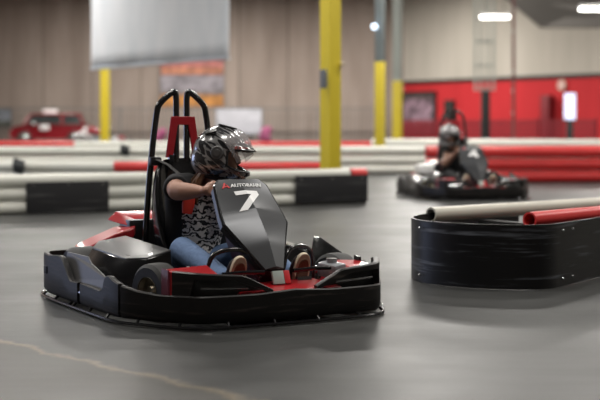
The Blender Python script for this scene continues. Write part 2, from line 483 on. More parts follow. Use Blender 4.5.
# farther runs
E0, E1 = (-9.2, 36.5), at(378, 35.2, z=0)[:2]
g = [frac(E0, E1, q) for q in (75, 236)]
barrier('track_barrier', E0, E1, 3, .079, [(0, g[0], M['pipered']), (g[0], g[1], M['pipew']), (g[1], 1, M['pipered'])],
        'farthest pipe stack, a thin red and white strip below the concrete wall')
H0, H1 = at(372, 31, z=0)[:2], at(720, 29.5, z=0)[:2]
barrier('track_barrier', H0, H1, 3, .10, [(0, 1, M['pipew'])],
        'white pipe stack in front of the dark red railing at right')
# black straps looped over the pipes
def strap(px, Y, ztop, w, label):
    p = at(px, Y, z=0)
    mb = MB()
    mb.lathe([(.05, -w / 2), (.078, -w / 2), (.082, 0), (.078, w / 2), (.05, w / 2)], (p.x, p.y - .02, ztop - .06), 'x', 16)
    mb.box((p.x + .02, p.y - .11, ztop - .10), (w * .9, .04, .12), rot=(.2, .2, 0), bev=.01)
    mb.box((p.x - .03, p.y - .02, ztop + .02), (w * .5, .06, .05), rot=(0, .3, 0), bev=.01)
    tag(mb.build('rubber_strap', M['strap'], None), label, 'strap')
strap(19, 18.27, .432, .14, 'black rubber strap over the second white pipe at far left')
strap(125, 24.4, .535, .16, 'small black strap on the third white pipe, below the yellow post')

# barrier island at right, capped by a black sheet
isl = empty('barrier_island', (1.618, 8.37, 0)); tag(isl, 'low barrier end at right wrapped in a scuffed black sheet', 'barrier')
path = [(1.55, 9.55), (1.05, 8.95), (.75, 8.5), (.66, 8.2), (.675, 8.0), (.742, 7.84), (.927, 7.65), (1.20, 7.555), (1.40, 7.575), (1.525, 7.74), (1.875, 8.25), (3.1, 10.05)]
path = smooth_path([(*p, 0) for p in path], 2)
def offset_wall(pts, th, z0, z1, closed=False):
    """thin wall following pts; z0,z1 callables(i,p)"""
    rings = []
    n = len(pts)
    for i, p in enumerate(pts):
        a = pts[i - 1] if (i > 0 or closed) else pts[i]
        b = pts[(i + 1) % n] if (i < n - 1 or closed) else pts[i]
        t = (b - a); t.z = 0; t.normalize()
        nr = Vector((-t.y, t.x, 0))
        zb, zt = z0(i, p), z1(i, p)
        rings.append([Vector((p.x, p.y, zb)), Vector((p.x, p.y, zt)), Vector((p.x, p.y, zt)) + nr * th, Vector((p.x, p.y, zb)) + nr * th])
    return rings
mb = MB(); mb.loft(offset_wall([p - Vector((1.6, 8.4, 0)) for p in path], .012, lambda i, p: .004, lambda i, p: .374)); 
mb.build('black_sheet', M['sheet'], isl)
for p in ((1.52, 7.728), (1.60, 7.846), (2.0, 8.43), (2.05, 8.50), (.70, 7.91)):
    for z in (.33, .05):
        MB().sphere((p[0] - 1.6 - .004, p[1] - 8.4 - .004, z), .008, 8, 6).build('rivet', M['chrome'], isl)
def island_pipe(a, b, r, z, m, name, label=None, group=None):
    o = MB().pipe([(a[0], a[1], z), (b[0], b[1], z)], r, r * .78, 24).build(name, m, None)
    tag(o, label, 'pipe', group); return o
wa, wb = (.85, 8.57), (3.57, 10.86)
ra, rb = (1.41, 8.11), (2.98, 9.745)
island_pipe(wa, wb, .048, .362, M['pipey'], 'pipe', 'cream white pipe with an open end, lying on top of the black barrier end')
island_pipe(ra, rb, .050, .360, M['pipered'], 'pipe', 'red pipe with an open end, lying on top of the black barrier end')
for q in (.12, .5, .9):
    c = Vector(wa).lerp(Vector(wb), q); d = Vector(ra).lerp(Vector(rb), q)
    c -= Vector((1.6, 8.4)); d -= Vector((1.6, 8.4))
    MB().prism([(c.x, c.y, 0), (d.x, d.y, 0), (d.x, d.y, .309), (c.x, c.y, .312)], (.05, .05, 0)).build('cross_board', M['trim'], isl)

# ------------------------------------------------------------------ columns
def column(px, Y, w, zy, upper, label, rz):
    p = at(px, Y, z=0)
    t = empty('building_column', p, rz); tag(t, label, 'column')
    MB().box((0, 0, zy / 2), (w, w, zy), bev=.006).build('painted_base', M['yellow'], t)
    if zy < ZC - .1:
        MB().box((0, 0, (zy + ZC) / 2), (w * .96, w * .96, ZC - zy), bev=.006).build('upper_shaft', upper, t)
    MB().box((0, 0, .01), (w * 1.5, w * 1.5, .02)).build('foot_plate', M['boxgrey'], t)
    return t
c1 = column(330.5, 17.05, .195, 2.75, M['steelgrey'], 'thick yellow column standing behind the near pipe barrier', R(37))
p = at(323.4, 16.88, 79)
o = MB().box((0, 0, 0), (.085, .06, .24), bev=.01).build('switch_box', M['boxgrey'], None); o.location = p + Vector((.0, -.03, 0)); o.rotation_euler = (0, 0, R(-53))
tag(o, 'small grey electrical box on the thick yellow column', 'switch box')
o = MB().box((0, 0, 0), (.03, .05, .05), bev=.01).sphere((.0, -.03, 0), .028, 10, 8).build('wall_hook', M['cream'], None); o.location = at(342.6, 17.0, 64)
tag(o, 'tiny pale knob on the right side of the thick yellow column', 'knob')
column(380, 28, .185, 2.27, M['steelgrey'], 'yellow column with blue grey top, left of the palest column', R(-20))
column(397.5, 43, .27, 2.35, M['palegreen'], 'yellow column with pale green top, right of the blue grey one', R(-20))
column(105, 39, .21, 2.58, M['palegreen'], 'yellow column under the hanging banner, by the red car', R(-20))
o = MB().lathe([(0, -.03), (.055, -.03), (.06, .0), (.04, .05)], (0, 0, 0), 'y', 16).build('spot_lamp', M['glint'], None); o.location = at(374.3, 27.75, 26.5)
tag(o, 'small round bluish lamp glowing on the blue grey column', 'lamp')
# lattice column with black padded foot
p = at(484.5, 44, z=0); t = empty('lattice_column', p); tag(t, 'open pale lattice column with a dark padded foot, before the red wall', 'column')
mb = MB(); hw = .31
for x in (-hw, -hw * .35, hw * .35, hw):
    for y in (-.15, .15): mb.box((x, y, (2.05 + ZC) / 2), (.035, .035, ZC - 2.05))
mb.build('upright', M['palegreen'], t)
mb = MB()
for k in range(8):
    z = 2.1 + k * .8
    mb.box((0, -.15, z), (2 * hw, .03, .05)); mb.box((0, .15, z), (2 * hw, .03, .05))
mb.build('cross_bar', M['palegreen'], t)
MB().box((.03, 0, 1.03), (.27, .27, 2.06), bev=.02).build('padded_foot', M['trim'], t)
p = at(513.5, 42, z=0); t = empty('steel_post', p); tag(t, 'thin dark red steel post rising below the lit oblong lamp', 'post')
MB().tube([(0, 0, 0), (0, 0, ZC)], .05, 10).build('shaft', M['oxide'], t)
MB().lathe([(.12, 0), (.12, .015), (.05, .02)], (0, 0, 0), 'z', 14).build('foot_plate', M['boxgrey'], t)
for z in (1.3, 2.0, 2.6, 3.9, 4.6): MB().box((-.04, -.05, z), (.05, .05, .10), bev=.01).build('clamp', M['palegreen'], t)

# ------------------------------------------------------------------ banner
bl, br = at(91, 34.8, 69), at(229, 29, 58)
def banner_mat():
    m, nt, b = new_mat('white_mesh_banner')
    N = nt.nodes.new; L = nt.links.new
    tc = N('ShaderNodeTexCoord'); mp = N('ShaderNodeMapping'); mp.inputs['Scale'].default_value = (1.2, 1.2, .35)
    n = N('ShaderNodeTexNoise'); n.inputs['Scale'].default_value = 1.4; n.inputs['Detail'].default_value = 5
    L(tc.outputs['Object'], mp.inputs['Vector']); L(mp.outputs['Vector'], n.inputs['Vector'])
    cr = N('ShaderNodeValToRGB'); e = cr.color_ramp.elements; e[0].position = .35; e[0].color = (.74, .79, .85, 1); e[1].position = .65; e[1].color = (.86, .89, .94, 1)
    L(n.outputs['Fac'], cr.inputs['Fac']); L(cr.outputs['Color'], b.inputs['Base Color'])
    b.inputs['Roughness'].default_value = .8; b.inputs['Alpha'].default_value = .92
    return m
t = empty('hanging_banner', (bl + br) / 2); tag(t, 'large translucent white mesh banner hanging at top left', 'banner')
mid = (bl + br) / 2
a2, b2 = bl - mid, br - mid
HT = 3.2
nn = 24; front = []
rows_ = []
for j in range(9):
    row = []
    for i in range(nn + 1):
        s_ = i / nn
        p = a2.lerp(b2, s_); 
        row.append(Vector((p.x, p.y + .05 * math.sin(s_ * 17 + j * .3), p.z + HT * j / 8)))
    rows_.append(row)
mb = MB(); mb.loft(rows_, False, False)
o = mb.build('mesh_cloth', banner_mat(), t); sd = o.modifiers.new('s', 'SOLIDIFY'); sd.thickness = .006
MB().tube([a2, b2], .035, 10).build('hem', mat('banner_hem', (.55, .60, .67), .7), t)
MB().tube([a2 + Vector((0, 0, HT)), b2 + Vector((0, 0, HT))], .03, 8).build('top_rail', M['steelgrey'], t)
for s_ in (0.02, .5, .98):
    q = a2.lerp(b2, s_) + Vector((0, 0, HT)); 
    MB().tube([q, (q.x, q.y, ZC - mid.z)], .008, 6).build('hanging_cord', M['strap'], t)

# ------------------------------------------------------------------ back wall things
YW = 66.0
def poster_mat(name, bands, blotch=.5, dark=.5, scale=3.0):
    """bands: list of (height fraction, colour) from the bottom, in object z -0.5..0.5"""
    m, nt, b = new_mat(name)
    N = nt.nodes.new; L = nt.links.new
    tc = N('ShaderNodeTexCoord'); sp = N('ShaderNodeSeparateXYZ'); L(tc.outputs['Generated'], sp.inputs[0])
    cr = N('ShaderNodeValToRGB'); cr.color_ramp.interpolation = 'CONSTANT'
    e = cr.color_ramp.elements
    e[0].position = 0; e[0].color = (*bands[0][1], 1); e[1].position = bands[1][0]; e[1].color = (*bands[1][1], 1)
    for f, c in bands[2:]:
        q = e.new(f); q.color = (*c, 1)
    L(sp.outputs[2], cr.inputs['Fac'])
    n = N('ShaderNodeTexNoise'); n.inputs['Scale'].default_value = scale; n.inputs['Detail'].default_value = 4
    L(tc.outputs['Object'], n.inputs['Vector'])
    c2 = N('ShaderNodeValToRGB'); e = c2.color_ramp.elements; e[0].position = .42; e[0].color = (dark, dark, dark, 1); e[1].position = .56; e[1].color = (1, 1, 1, 1)
    L(n.outputs['Fac'], c2.inputs['Fac'])
    mu = N('ShaderNodeMix'); mu.data_type = 'RGBA'; mu.blend_type = 'MULTIPLY'; mu.inputs[0].default_value = blotch
    L(cr.outputs['Color'], mu.inputs[6]); L(c2.outputs['Color'], mu.inputs[7]); L(mu.outputs[2], b.inputs['Base Color'])
    b.inputs['Roughness'].default_value = .6
    return m
def wall_panel(name, x0, x1, y0, y1, Y, m, label, cat, framem=None, depth=.06):
    a, b = at(x0, Y, y1), at(x1, Y, y0)
    c = (a + b) / 2
    t = empty(name, c); tag(t, label, cat)
    w, h = b.x - a.x, b.z - a.z
    MB().box((0, 0, 0), (w, depth, h)).build('face', m, t, smooth=False)
    fm = framem or M['fence']
    mb = MB()
    for s in (-1, 1):
        mb.box((s * w / 2, -.01, 0), (.05, depth + .05, h + .05)); mb.box((0, -.01, s * h / 2), (w + .05, depth + .05, .05))
    mb.build('frame', fm, t)
    return t
wall_panel('wall_sign', 160, 224, 60, 107, YW - .06, poster_mat('sign_print', [(0, (.60, .26, .06)), (.26, (.24, .21, .22)), (.36, (.33, .30, .33)), (.66, (.26, .16, .16)), (.70, (.62, .25, .14)), (.84, (.62, .22, .20))], .75, .45, 2.0),
           'large orange and grey sign on the concrete wall, above the roll hoops', 'sign')
wall_panel('white_board', 216, 262, 108, 134, YW - 3, poster_mat('board_print', [(0, (.40, .40, .44)), (.5, (.46, .46, .50))], .35, .6, 1.6),
           'white board behind the near driver with a faint dark mark', 'board', M['boxgrey'])
wall_panel('framed_picture', -3, 11.5, 108, 127, YW - .06, poster_mat('picture_print', [(0, (.10, .11, .09)), (.35, (.30, .34, .40)), (.8, (.20, .23, .27))], .8, .4, 4),
           'dark framed picture on the concrete wall at the left edge', 'picture', M['trim'], .05)
for k, x in enumerate((219, 259)):
    pass
def leg_stand(px, Y, z, parent_label):
    p = at(px, Y, z=0); return p
# legs of the white board stand under it
wbrd = [o for o in C.objects if o.name.startswith('white_board')][0]
for s in (-1, 1):
    MB().box((s * .95, .05, -(wbrd.location.z) / 2 - .25), (.05, .05, wbrd.location.z - .5)).build('leg', M['boxgrey'], wbrd)
# fences
def fence(p0, p1, h, step, m, label, barw=.03):
    p0, p1 = Vector((*p0, 0)), Vector((*p1, 0)); L_ = (p1 - p0).length
    t = empty('railing', p0, math.atan2(p1.y - p0.y, p1.x - p0.x)); tag(t, label, 'railing')
    mb = MB(); n = int(L_ / step)
    for i in range(n + 1): mb.box((L_ * i / n, 0, h / 2), (barw, .03, h - .08))
    tag(mb.build('infill_bars', m, t), kind='stuff')
    MB().box((L_ / 2, 0, h - .03), (L_, .05, .06)).build('top_rail', m, t)
    MB().box((L_ / 2, 0, .12), (L_, .05, .05)).build('bottom_rail', m, t)
    k = max(2, int(L_ / 3))
    for i in range(k + 1): MB().box((L_ * i / k, .0, (h + .06) / 2), (.08, .09, h + .06)).build('post', m, t)
a, b = at(-12, 64.6, z=0), at(384, 64.6, z=0)
fence((a.x, a.y), (b.x, b.y), 1.75, .19, M['fence'], 'grey vertical bar railing along the foot of the concrete wall', .035)
a, b = rw(445, 3.2), rw(650, 3.2)
fence((a.x, a.y), (b.x, b.y), 1.12, .17, M['fencered'], 'dark red bar railing in front of the red wall', .09)

# the red wall's things
def on_red(name, x0, x1, y0, y1, m, label, cat, depth=.06, dy=.05, framem=None):
    a2, b2 = rw(x0, dy), rw(x1, dy)
    c = (a2 + b2) / 2; w = (b2 - a2).length
    z1 = CAMZ + (124 - y0) * c.y / FPX; z0 = CAMZ + (124 - y1) * c.y / FPX
    t = empty(name, (c.x, c.y, (z0 + z1) / 2), ang); tag(t, label, cat)
    h = z1 - z0
    MB().box((0, 0, 0), (w, depth, h)).build('face', m, t, smooth=False)
    mb = MB()
    for s in (-1, 1):
        mb.box((s * w / 2, -.02, 0), (.14, depth + .06, h + .14)); mb.box((0, -.02, s * h / 2), (w + .14, depth + .06, .14))
    mb.build('frame', framem or M['trim'], t)
    return t
on_red('notice_board', 404, 436, 93, 134, poster_mat('notice_print', [(0, (.10, .04, .05)), (.25, (.36, .24, .30)), (.85, (.14, .10, .10))], .9, .25, 2.4),
       'dark framed board with pale blotches at the left end of the red wall', 'board')
s3 = rw(451.5, .12)
t = empty('wall_monitor', (s3.x, s3.y, CAMZ + 13 * s3.y / FPX), ang); tag(t, 'small black box monitor on the red wall behind the far driver', 'monitor')
MB().box((0, 0, 0), (.62, .20, 1.05), bev=.03).build('housing', M['trim'], t)
MB().box((0, -.105, .05), (.50, .012, .80)).build('display', M['glass'], t)
# lit screen on a black stand
s0 = at(570, 50.5, z=0)
t = empty('screen_stand', (s0.x, s0.y, 0), ang * .3); tag(t, 'tall lit blue white screen on a black stand before the red wall', 'screen')
k = s0.y / FPX
MB().box((0, 0, CAMZ + 17.5 * k), (12.5 * k, .10, 28 * k), bev=.01).build('housing', M['trim'], t)
MB().box((0, -.055, CAMZ + 17.5 * k), (11 * k, .01, 26 * k)).build('display', M['screenon'], t)
MB().box((0, .05, .62), (7 * k, .10, 1.1), bev=.01).build('pedestal', M['trim'], t)
MB().box((0, 0, .035), (.55, .45, .07), bev=.02).build('base', M['palegreen'], t)
s1 = rw(563, .06)
t = empty('wall_clock', (s1.x, s1.y, CAMZ + 39 * s1.y / FPX), ang); tag(t, 'round pale pink disc clock high on the red wall above the screen', 'clock')
MB().lathe([(0, -.05), (.19, -.05), (.21, -.03), (.21, .0)], (0, 0, 0), 'y', 24).build('face', mat('clock_face', (.75, .50, .45), .5), t)
MB().lathe([(.20, -.06), (.23, -.06), (.23, 0), (.20, 0)], (0, 0, 0), 'y', 24).build('rim', M['cream'], t)
s2 = rw(552, .3)
o = MB().box((0, 0, 1.1), (.5, .35, 2.2), bev=.02).build('shadow', mat('deep_red_shadow', (.16, .008, .012), .5), None); o.location = (s2.x, s2.y, 0); o.rotation_euler = (0, 0, ang)  # solid dark red block for the shadow beside the screen
MB().box((.0, -.18, 1.1), (.40, .012, 2.0), bev=.004).build('door', M['fencered'], o)  # invented door and handle on the shadow block
MB().box((.15, -.195, 1.1), (.02, .02, .2)).build('handle', M['chrome'], o)
tag(o, 'narrow dark red cabinet as a solid block by the red wall, left of the lit screen', 'shadow')

# ------------------------------------------------------------------ parked red car far behind
def make_car():
    Yc = 60.0; kx = Yc / FPX
    c = at(51.5, Yc, z=0)
    t = empty('car', c, R(4)); tag(t, 'red hatchback parked by the concrete wall at far left', 'car')
    w = 1.65
    prof = [(-1.72, .30), (-1.76, .62), (-1.62, .80), (-1.15, .92), (-.72, 1.34), (.95, 1.38), (1.45, 1.02), (1.70, .92), (1.74, .55), (1.70, .30)]
    body = [(-1.72, .26), (-1.78, .58), (-1.62, .82), (-1.05, .93), (1.52, .95), (1.72, .85), (1.76, .55), (1.70, .26)]
    rings = []
    for s, ins in ((-1, .10), (-1, .02), (-1, 0), (1, 0), (1, .02), (1, .10)):
        y = s * w / 2 * (1 - ins * .35) if ins else s * (w / 2 - .0)
        rings.append([(x * (1 - ins * .25), s * (w / 2 - (ins * .5 if ins else 0)), .6 + (z - .6) * (1 - ins)) for x, z in body])
    rings = [rings[0], rings[2], rings[3], rings[5]]
    mb = MB(); mb.loft(rings); mb.build('body', M['carred'], t, bevel=.04)
    cab = [(-1.15, .93), (-.86, 1.33), (1.36, 1.36), (1.60, .95)]
    mb = MB(); mb.loft([[(x, -w / 2 + .06, z) if z < 1 else (x, -w / 2 + .16, z) for x, z in cab], [(x, w / 2 - .06, z) if z < 1 else (x, w / 2 - .16, z) for x, z in cab]])
    mb.build('glasshouse', M['glass'], t)
    MB().box((.25, 0, 1.385), (2.30, w - .26, .08), bev=.03).build('roof', M['carred'], t)
    for x, tl in ((-1.0, .62), (-.2, .06), (.55, -.06), (1.42, -.5)):
        mb = MB()
        for s in (-1, 1): mb.box((x, s * (w / 2 - .115), 1.14), (.09, .045, .46), rot=(s * .22, tl, 0))
        mb.build('pillar', M['trim'] if abs(x) < .5 else M['carred'], t)
    for x in (-1.12, 1.10):
        for s in (-1, 1):
            wl = MB().lathe([(.0, -.09), (.20, -.09), (.29, -.10), (.32, -.07), (.32, .07), (.29, .10), (0, .09)], (x, s * (w / 2 - .07), .32), 'y', 22).build('wheel', M['rubber'], t)
            mb = MB().lathe([(0, -.115), (.05, -.115), (.17, -.105), (.20, -.09)], (x, s * (w / 2 - .07), .32), 'y', 20)
            if s > 0:
                mb = MB().lathe([(0, .115), (.05, .115), (.17, .105), (.20, .09)], (x, s * (w / 2 - .07), .32), 'y', 20)
            mb.build('rim', M['chrome'], wl)
    for s in (-1, 1):
        MB().sphere((-1.64, s * .55, .72), (.08, .13, .11), 12, 8).build('headlight', M['white'], t)
    for s in (-1, 1): MB().box((-.68, s * (w / 2 + .06), .98), (.12, .16, .11), bev=.03).build('wing_mirror', M['white'], t)
    MB().box((-.22, -w / 2 - .012, .80), (.42, .01, .22), bev=.003).build('door_sticker', M['white'], t)
    return t
make_car()
def roof_sign():
    p = at(50, 60.0, z=1.42)
    o = MB().box((0, 0, .09), (.62, .25, .17), bev=.03).build('roof_sign', M['white'], None); o.location = p
    MB().box((0, 0, 0), (.5, .2, .03)).build('base', M['trim'], o)
    tag(o, 'small white box sign on the roof of the red car', 'sign')
roof_sign()

def motorbike(px, Y, sc, label):
    p = at(px, Y, z=0)
    t = empty('motorcycle', p, R(200)); t.scale = (sc, sc, sc); tag(t, label, 'motorcycle', )
    for x in (-.62, .62):
        wl = MB().lathe([(.24, -.05), (.31, -.05), (.33, 0), (.31, .05), (.24, .05), (.24, -.05)], (x, 0, .33), 'y', 24).build('wheel', M['rubber'], t)
        mb = MB().lathe([(0, -.02), (.23, -.03), (.25, 0), (.23, .03), (0, .02)], (x, 0, .33), 'y', 20); mb.build('rim', M['chrome'], wl)
    mb = MB(); mb.tube([(.62, 0, .35), (.50, 0, .62), (.38, 0, .95)], [.045, .05, .04], 8); mb.build('fork', M['chrome'], t)
    mb = MB(); mb.tube([(.40, -.32, 1.0), (.36, -.1, .98), (.36, .1, .98), (.40, .32, 1.0)], .02, 8); mb.build('handlebar', M['tube'], t)
    mb = MB(); mb.tube([(.42, 0, .80), (.2, 0, .84), (-.05, 0, .76), (-.2, 0, .70)], [.09, .17, .16, .08], 12); mb.build('fuel_tank', M['carred'], t)
    mb = MB(); mb.box((.0, 0, .42), (.5, .26, .36), bev=.06); mb.build('engine', M['boxgrey'], t)
    mb = MB(); mb.tube([(-.1, 0, .73), (-.4, 0, .76), (-.75, 0, .88)], [.10, .13, .05], 12, flat=.5); mb.build('seat', M['black'], t)
    MB().sphere((.50, 0, .86), (.09, .11, .11), 12, 8).build('headlight', M['white'], t)
    mb = MB(); mb.tube([(.2, .0, .5), (.66, 0, .70), (.86, 0, .62)], [.07, .15, .05], 12, flat=.6); mb.build('front_fairing', M['white'], t)
motorbike(96, 50, .85, 'red and white motorcycle parked beside the yellow column under the banner')
motorbike(123, 50, .52, 'small red and white minibike right of the yellow column under the banner')

def bundle(px, py, Y, rx, rz_, label):
    p = at(px, Y, py)
    mb = MB()
    for i in range(7):
        mb.sphere((random.uniform(-rx, rx) * .7, random.uniform(-.15, .15), random.uniform(-rz_, rz_) * .6), (rx * .5, .2, rz_ * .5), 10, 8)
    mb.box((0, 0, -p.z / 2 - rz_ * .3), (rx * .8, .3, max(.05, p.z - rz_ * .6)), bev=.02)
    o = mb.build('covered_table', M['magenta'], None, remesh=.05, smoothit=2); o.location = p
    tag(o, label, 'table')
bundle(268, 134, 62, .40, .35, 'magenta heap right of the white board, low by the wall')
bundle(160, 134, 62, .35, .5, 'magenta heap seen through the red roll hoop bracket')
t = empty('low_bench', at(235, 61.8, z=0)); tag(t, 'dark low bench under the white board', 'bench')
MB().box((0, 0, .42), (1.7, .4, .08), bev=.01).build('seat', M['trim'], t)
for s in (-1, 1): MB().box((s * .7, 0, .19), (.08, .36, .38)).build('leg', M['trim'], t)

# ------------------------------------------------------------------ the go-kart
OUT = [(-.40, -.725), (.18, -.735), (.40, -.735), (.50, -.71), (.80, -.53), (.845, -.47), (.866, -.20), (.866, .20), (.845, .47), (.80, .53), (.50, .71), (.40, .735), (.18, .735), (-.40, .725), (-.76, .70), (-.86, .60), (-.86, -.60), (-.76, -.70)]
def kart_outline(shrink=0.0, step=.02):
    pts = smooth_path([(u, v, 0) for u, v in OUT], 3, True)
    if shrink:
        q = []
        n = len(pts)
        for i, p in enumerate(pts):
            t = (pts[(i + 1) % n] - pts[i - 1]).normalized(); q.append(p + Vector((-t.y, t.x, 0)) * shrink)
        pts = q
    # resample
    out = []; n = len(pts); acc = 0
    for i in range(n):
        a, b = pts[i], pts[(i + 1) % n]; d = (b - a).length; s = acc
        while s < d:
            out.append(a.lerp(b, s / d)); s += step
        acc = s - d
    return out
SIDE_TOP = [(-.9, .245), (-.60, .240), (-.42, .255), (-.36, .25), (-.22, .140), (.0, .145), (.22, .138), (.25, .150), (.28, .212), (.33, .222), (.38, .205), (.46, .185), (.55, .168), (.66, .156), (.80, .156)]
def make_kart(loc, rz, number, label, logo=True):
    K = empty('go_kart', loc, rz); tag(K, label, 'go-kart')
    pts = kart_outline()
    start = min(range(len(pts)), key=lambda i: (pts[i] - Vector((-.86, 0, 0))).length)
    pts = pts[start:] + pts[:start]       # starts at rear centre, runs along the right side first (v<0)
    if pts[5].y > pts[0].y: pts = [pts[0]] + list(reversed(pts[1:]))
    def top(p):
        u, v = p.x, p.y
        if u > .70 and abs(v) < .58:
            return .158 + .012 * max(0, 1 - abs(v) / .2)
        if u < -.84: return .24
        return lerp_tab(SIDE_TOP, u)
    def sect(cond):
        return [p for p in pts if cond(p)]
    def wall(sel, name, zb=.03, th=.028):
        rings = []
        n = len(sel)
        for i, p in enumerate(sel):
            a = sel[max(0, i - 1)]; b = sel[min(n - 1, i + 1)]
            t = (b - a).normalized(); nr = Vector((-t.y, t.x, 0))
            if nr.dot(Vector((p.x * .5, p.y, 0))) > 0: nr = -nr
            zt = top(p)
            m_ = zb + (zt - zb) * .55
            P = Vector((p.x, p.y, 0))
            rings.append([P + Vector((0, 0, zb)) + nr * .012, P + Vector((0, 0, zb + .02)), P + Vector((0, 0, m_)),
                          P + Vector((0, 0, zt - .006)), P + Vector((0, 0, zt)) + nr * .006, P + nr * th + Vector((0, 0, zt - .003)), P + nr * th + Vector((0, 0, zb))])
        mb = MB(); mb.loft(rings)
        return mb.build(name, M['bumper'], K)
    wall(sect(lambda p: p.x < -.835), 'rear_bumper')
    for s in (-1, 1):
        wall(sect(lambda p: p.y * s > 0 and -.84 <= p.x < -.10), 'side_bumper')
        wall(sect(lambda p: p.y * s > 0 and -.085 <= p.x < .45), 'side_bumper')
        # dark block for the shade in a little rear corner notch
        MB().box((-.64, s * .708, .155), (.045, .016, .04), bev=.004).build('corner_shade', M['trim'], K)
    fr = [p for p in pts if p.x >= .45]
    wall(fr, 'front_bumper')
    # raised wings of the front bumper
    for s in (-1, 1):
        sel = [p for p in fr if p.x > .76 and p.y * s > .11 or (p.x > (.70 if s < 0 else .50) and p.y * s > .45)]
        tab_t = [(.11, .170), (.27, .246), (.50, .264), (.62, .270), (.70, .25)]
        tab_b = [(.11, .150), (.27, .208), (.33, .228), (.515, .234), (.53, .10), (.72, .10)]
        rings = []
        for i, p in enumerate(sel):
            a = sel[max(0, i - 1)]; b = sel[min(len(sel) - 1, i + 1)]
            t = (b - a).normalized(); nr = Vector((-t.y, t.x, 0))
            if nr.dot(Vector((p.x * .5, p.y, 0))) > 0: nr = -nr
            P = Vector((p.x, p.y, 0)) + nr * .006
            zt = lerp_tab(tab_t, abs(p.y)); zb = lerp_tab(tab_b, abs(p.y))
            rings.append([P + Vector((0, 0, zb)), P + Vector((0, 0, zt - .004)), P + Vector((0, 0, zt)) + nr * .006, P + nr * .03 + Vector((0, 0, zt)), P + nr * .03 + Vector((0, 0, zb))])
        mb = MB(); mb.loft(rings); mb.build('bumper_wing', M['bumper'], K)
        mb = MB(); mb.tube([(.832, s * .24, .185), (.815, s * .40, .190), (.80, s * .47, .193)], .006, 8); mb.build('bumper_highlight', M['chrome'], K)  # bright thin tube for the highlight along the lower bumper's top edge
        mb = MB(); mb.prism([(.815, s * .15, .12), (.815, s * .15, .165), (.812, s * .27, .235), (.795, s * .44, .255), (.765, s * .53, .255), (.765, s * .53, .12)], (-.012, 0, 0)); mb.build('wing_backing', M['trim'], K)
    # low rub rail just above the floor
    low = kart_outline(-.012, .06)
    mb = MB(); mb.tube(low + [low[0]], .008, 6, cap=False).xform(Matrix.Translation((0, 0, .013)))
    for i in range(0, len(low), 4):
        q = low[i] * .975; mb.tube([(low[i].x, low[i].y, .013), (q.x, q.y, .034)], .007, 6)
    mb.build('rub_rail', M['tube'], K)
    # floor pan and frame tubes
    mb = MB(); mb.prism([(-.80, -.25, .035), (-.80, .25, .035), (.30, .30, .035), (.78, .28, .035), (.78, -.28, .035), (.30, -.30, .035)], (0, 0, .006)); mb.build('floor_pan', M['black'], K)
    mb = MB()
    for s in (-1, 1):
        mb.tube([(-.83, s * .35, .07), (-.3, s * .33, .07), (.2, s * .30, .07), (.60, s * .26, .08), (.83, s * .24, .09)], .016, 8)
        mb.tube([(-.5, s * .33, .09), (-.48, s * .70, .09), (-.2, s * .715, .09), (.1, s * .715, .09), (.2, s * .60, .09), (.1, s * .31, .09)], .013, 8)
    mb.tube([(-.55, -.45, .14), (-.55, .45, .14)], .02, 10)
    mb.tube([(.42, -.40, .12), (.42, .40, .12)], .016, 10)
    mb.build('frame', M['tube'], K)
    # wheels
    def wheel(u, v, r, w, steer=0):
        g_ = MB().lathe([(r * .52, -w / 2), (r * .86, -w / 2), (r * .98, -w * .38), (r, -w * .2), (r, w * .2), (r * .98, w * .38), (r * .86, w / 2), (r * .52, w / 2), (r * .52, -w / 2)], (0, 0, 0), 'y', 30)
        o = g_.build('wheel', M['rubber'], K); o.location = (u, v, r); o.rotation_euler = (0, 0, steer)
        m2 = MB().lathe([(0, -w * .30), (r * .18, -w * .36), (r * .3, -w * .22), (r * .45, -w * .30), (r * .54, -w * .52), (r * .54, w * .52), (r * .45, w * .30), (r * .3, w * .22), (0, w * .3)], (0, 0, 0), 'y', 24)
        m2.build('rim', M['rim'], o)
    for s in (-1, 1):
        wheel(.40, s * .51, .138, .125, R(14)); wheel(-.55, s * .52, .14, .19)
    # upright grey guard plates leaning on the side bumpers
    for s in (-1, 1):
        if s > 0:
            mb = MB(); mb.prism([(-.20, .70, .10), (-.12, .69, .315), (-.06, .69, .315), (.18, .70, .24), (.20, .71, .10)], (0, -.012, 0))
            mb.build('guard_plate', M['gloss'], K, smooth=False, bevel=.003)
            continue
        mb = MB(); mb.prism([(-.44, s * .69, .12), (-.43, s * .665, .268), (-.15, s * .655, .266), (-.09, s * .66, .235), (-.06, s * .665, .233), (.17, s * .675, .182), (.17, s * .70, .10)], (0, -s * .008, 0))
        mb.build('guard_plate', M['plate'] if s < 0 else M['gloss'], K, smooth=False, bevel=.002)
    # side pods: battery boxes with bevelled lids
    for s in (-1, 1):
        b0 = [(-.42, .34), (-.42, .60), (-.34, .635), (.10, .60), (.20, .50), (.20, .33)]
        b1 = [(-.40, .34), (-.40, .50), (-.33, .56), (.08, .54), (.17, .46), (.17, .33)]
        zt = [.335, .315, .29, .265, .275, .305]
        bt = [Vector((u, s * v, z)) for (u, v), z in zip(b1, zt)]
        lid = [Vector((u, s * v, z + .012)) for (u, v), z in zip([(-.36, .36), (-.36, .48), (-.30, .52), (.04, .50), (.12, .45), (.12, .36)], zt)]
        mb = MB(); mb.loft([[(u * .98, s * v * .97, .05) for u, v in b0], [(u, s * v, .16) for u, v in b0], bt]); mb.build('side_pod', M['gloss'], K, bevel=.006)
        mb = MB(); mb.loft([[p + Vector((0, 0, -.004)) for p in bt], [p + Vector((0, 0, .006)) for p in bt], lid]); mb.build('pod_lid', M['podgrey'], K, bevel=.004)
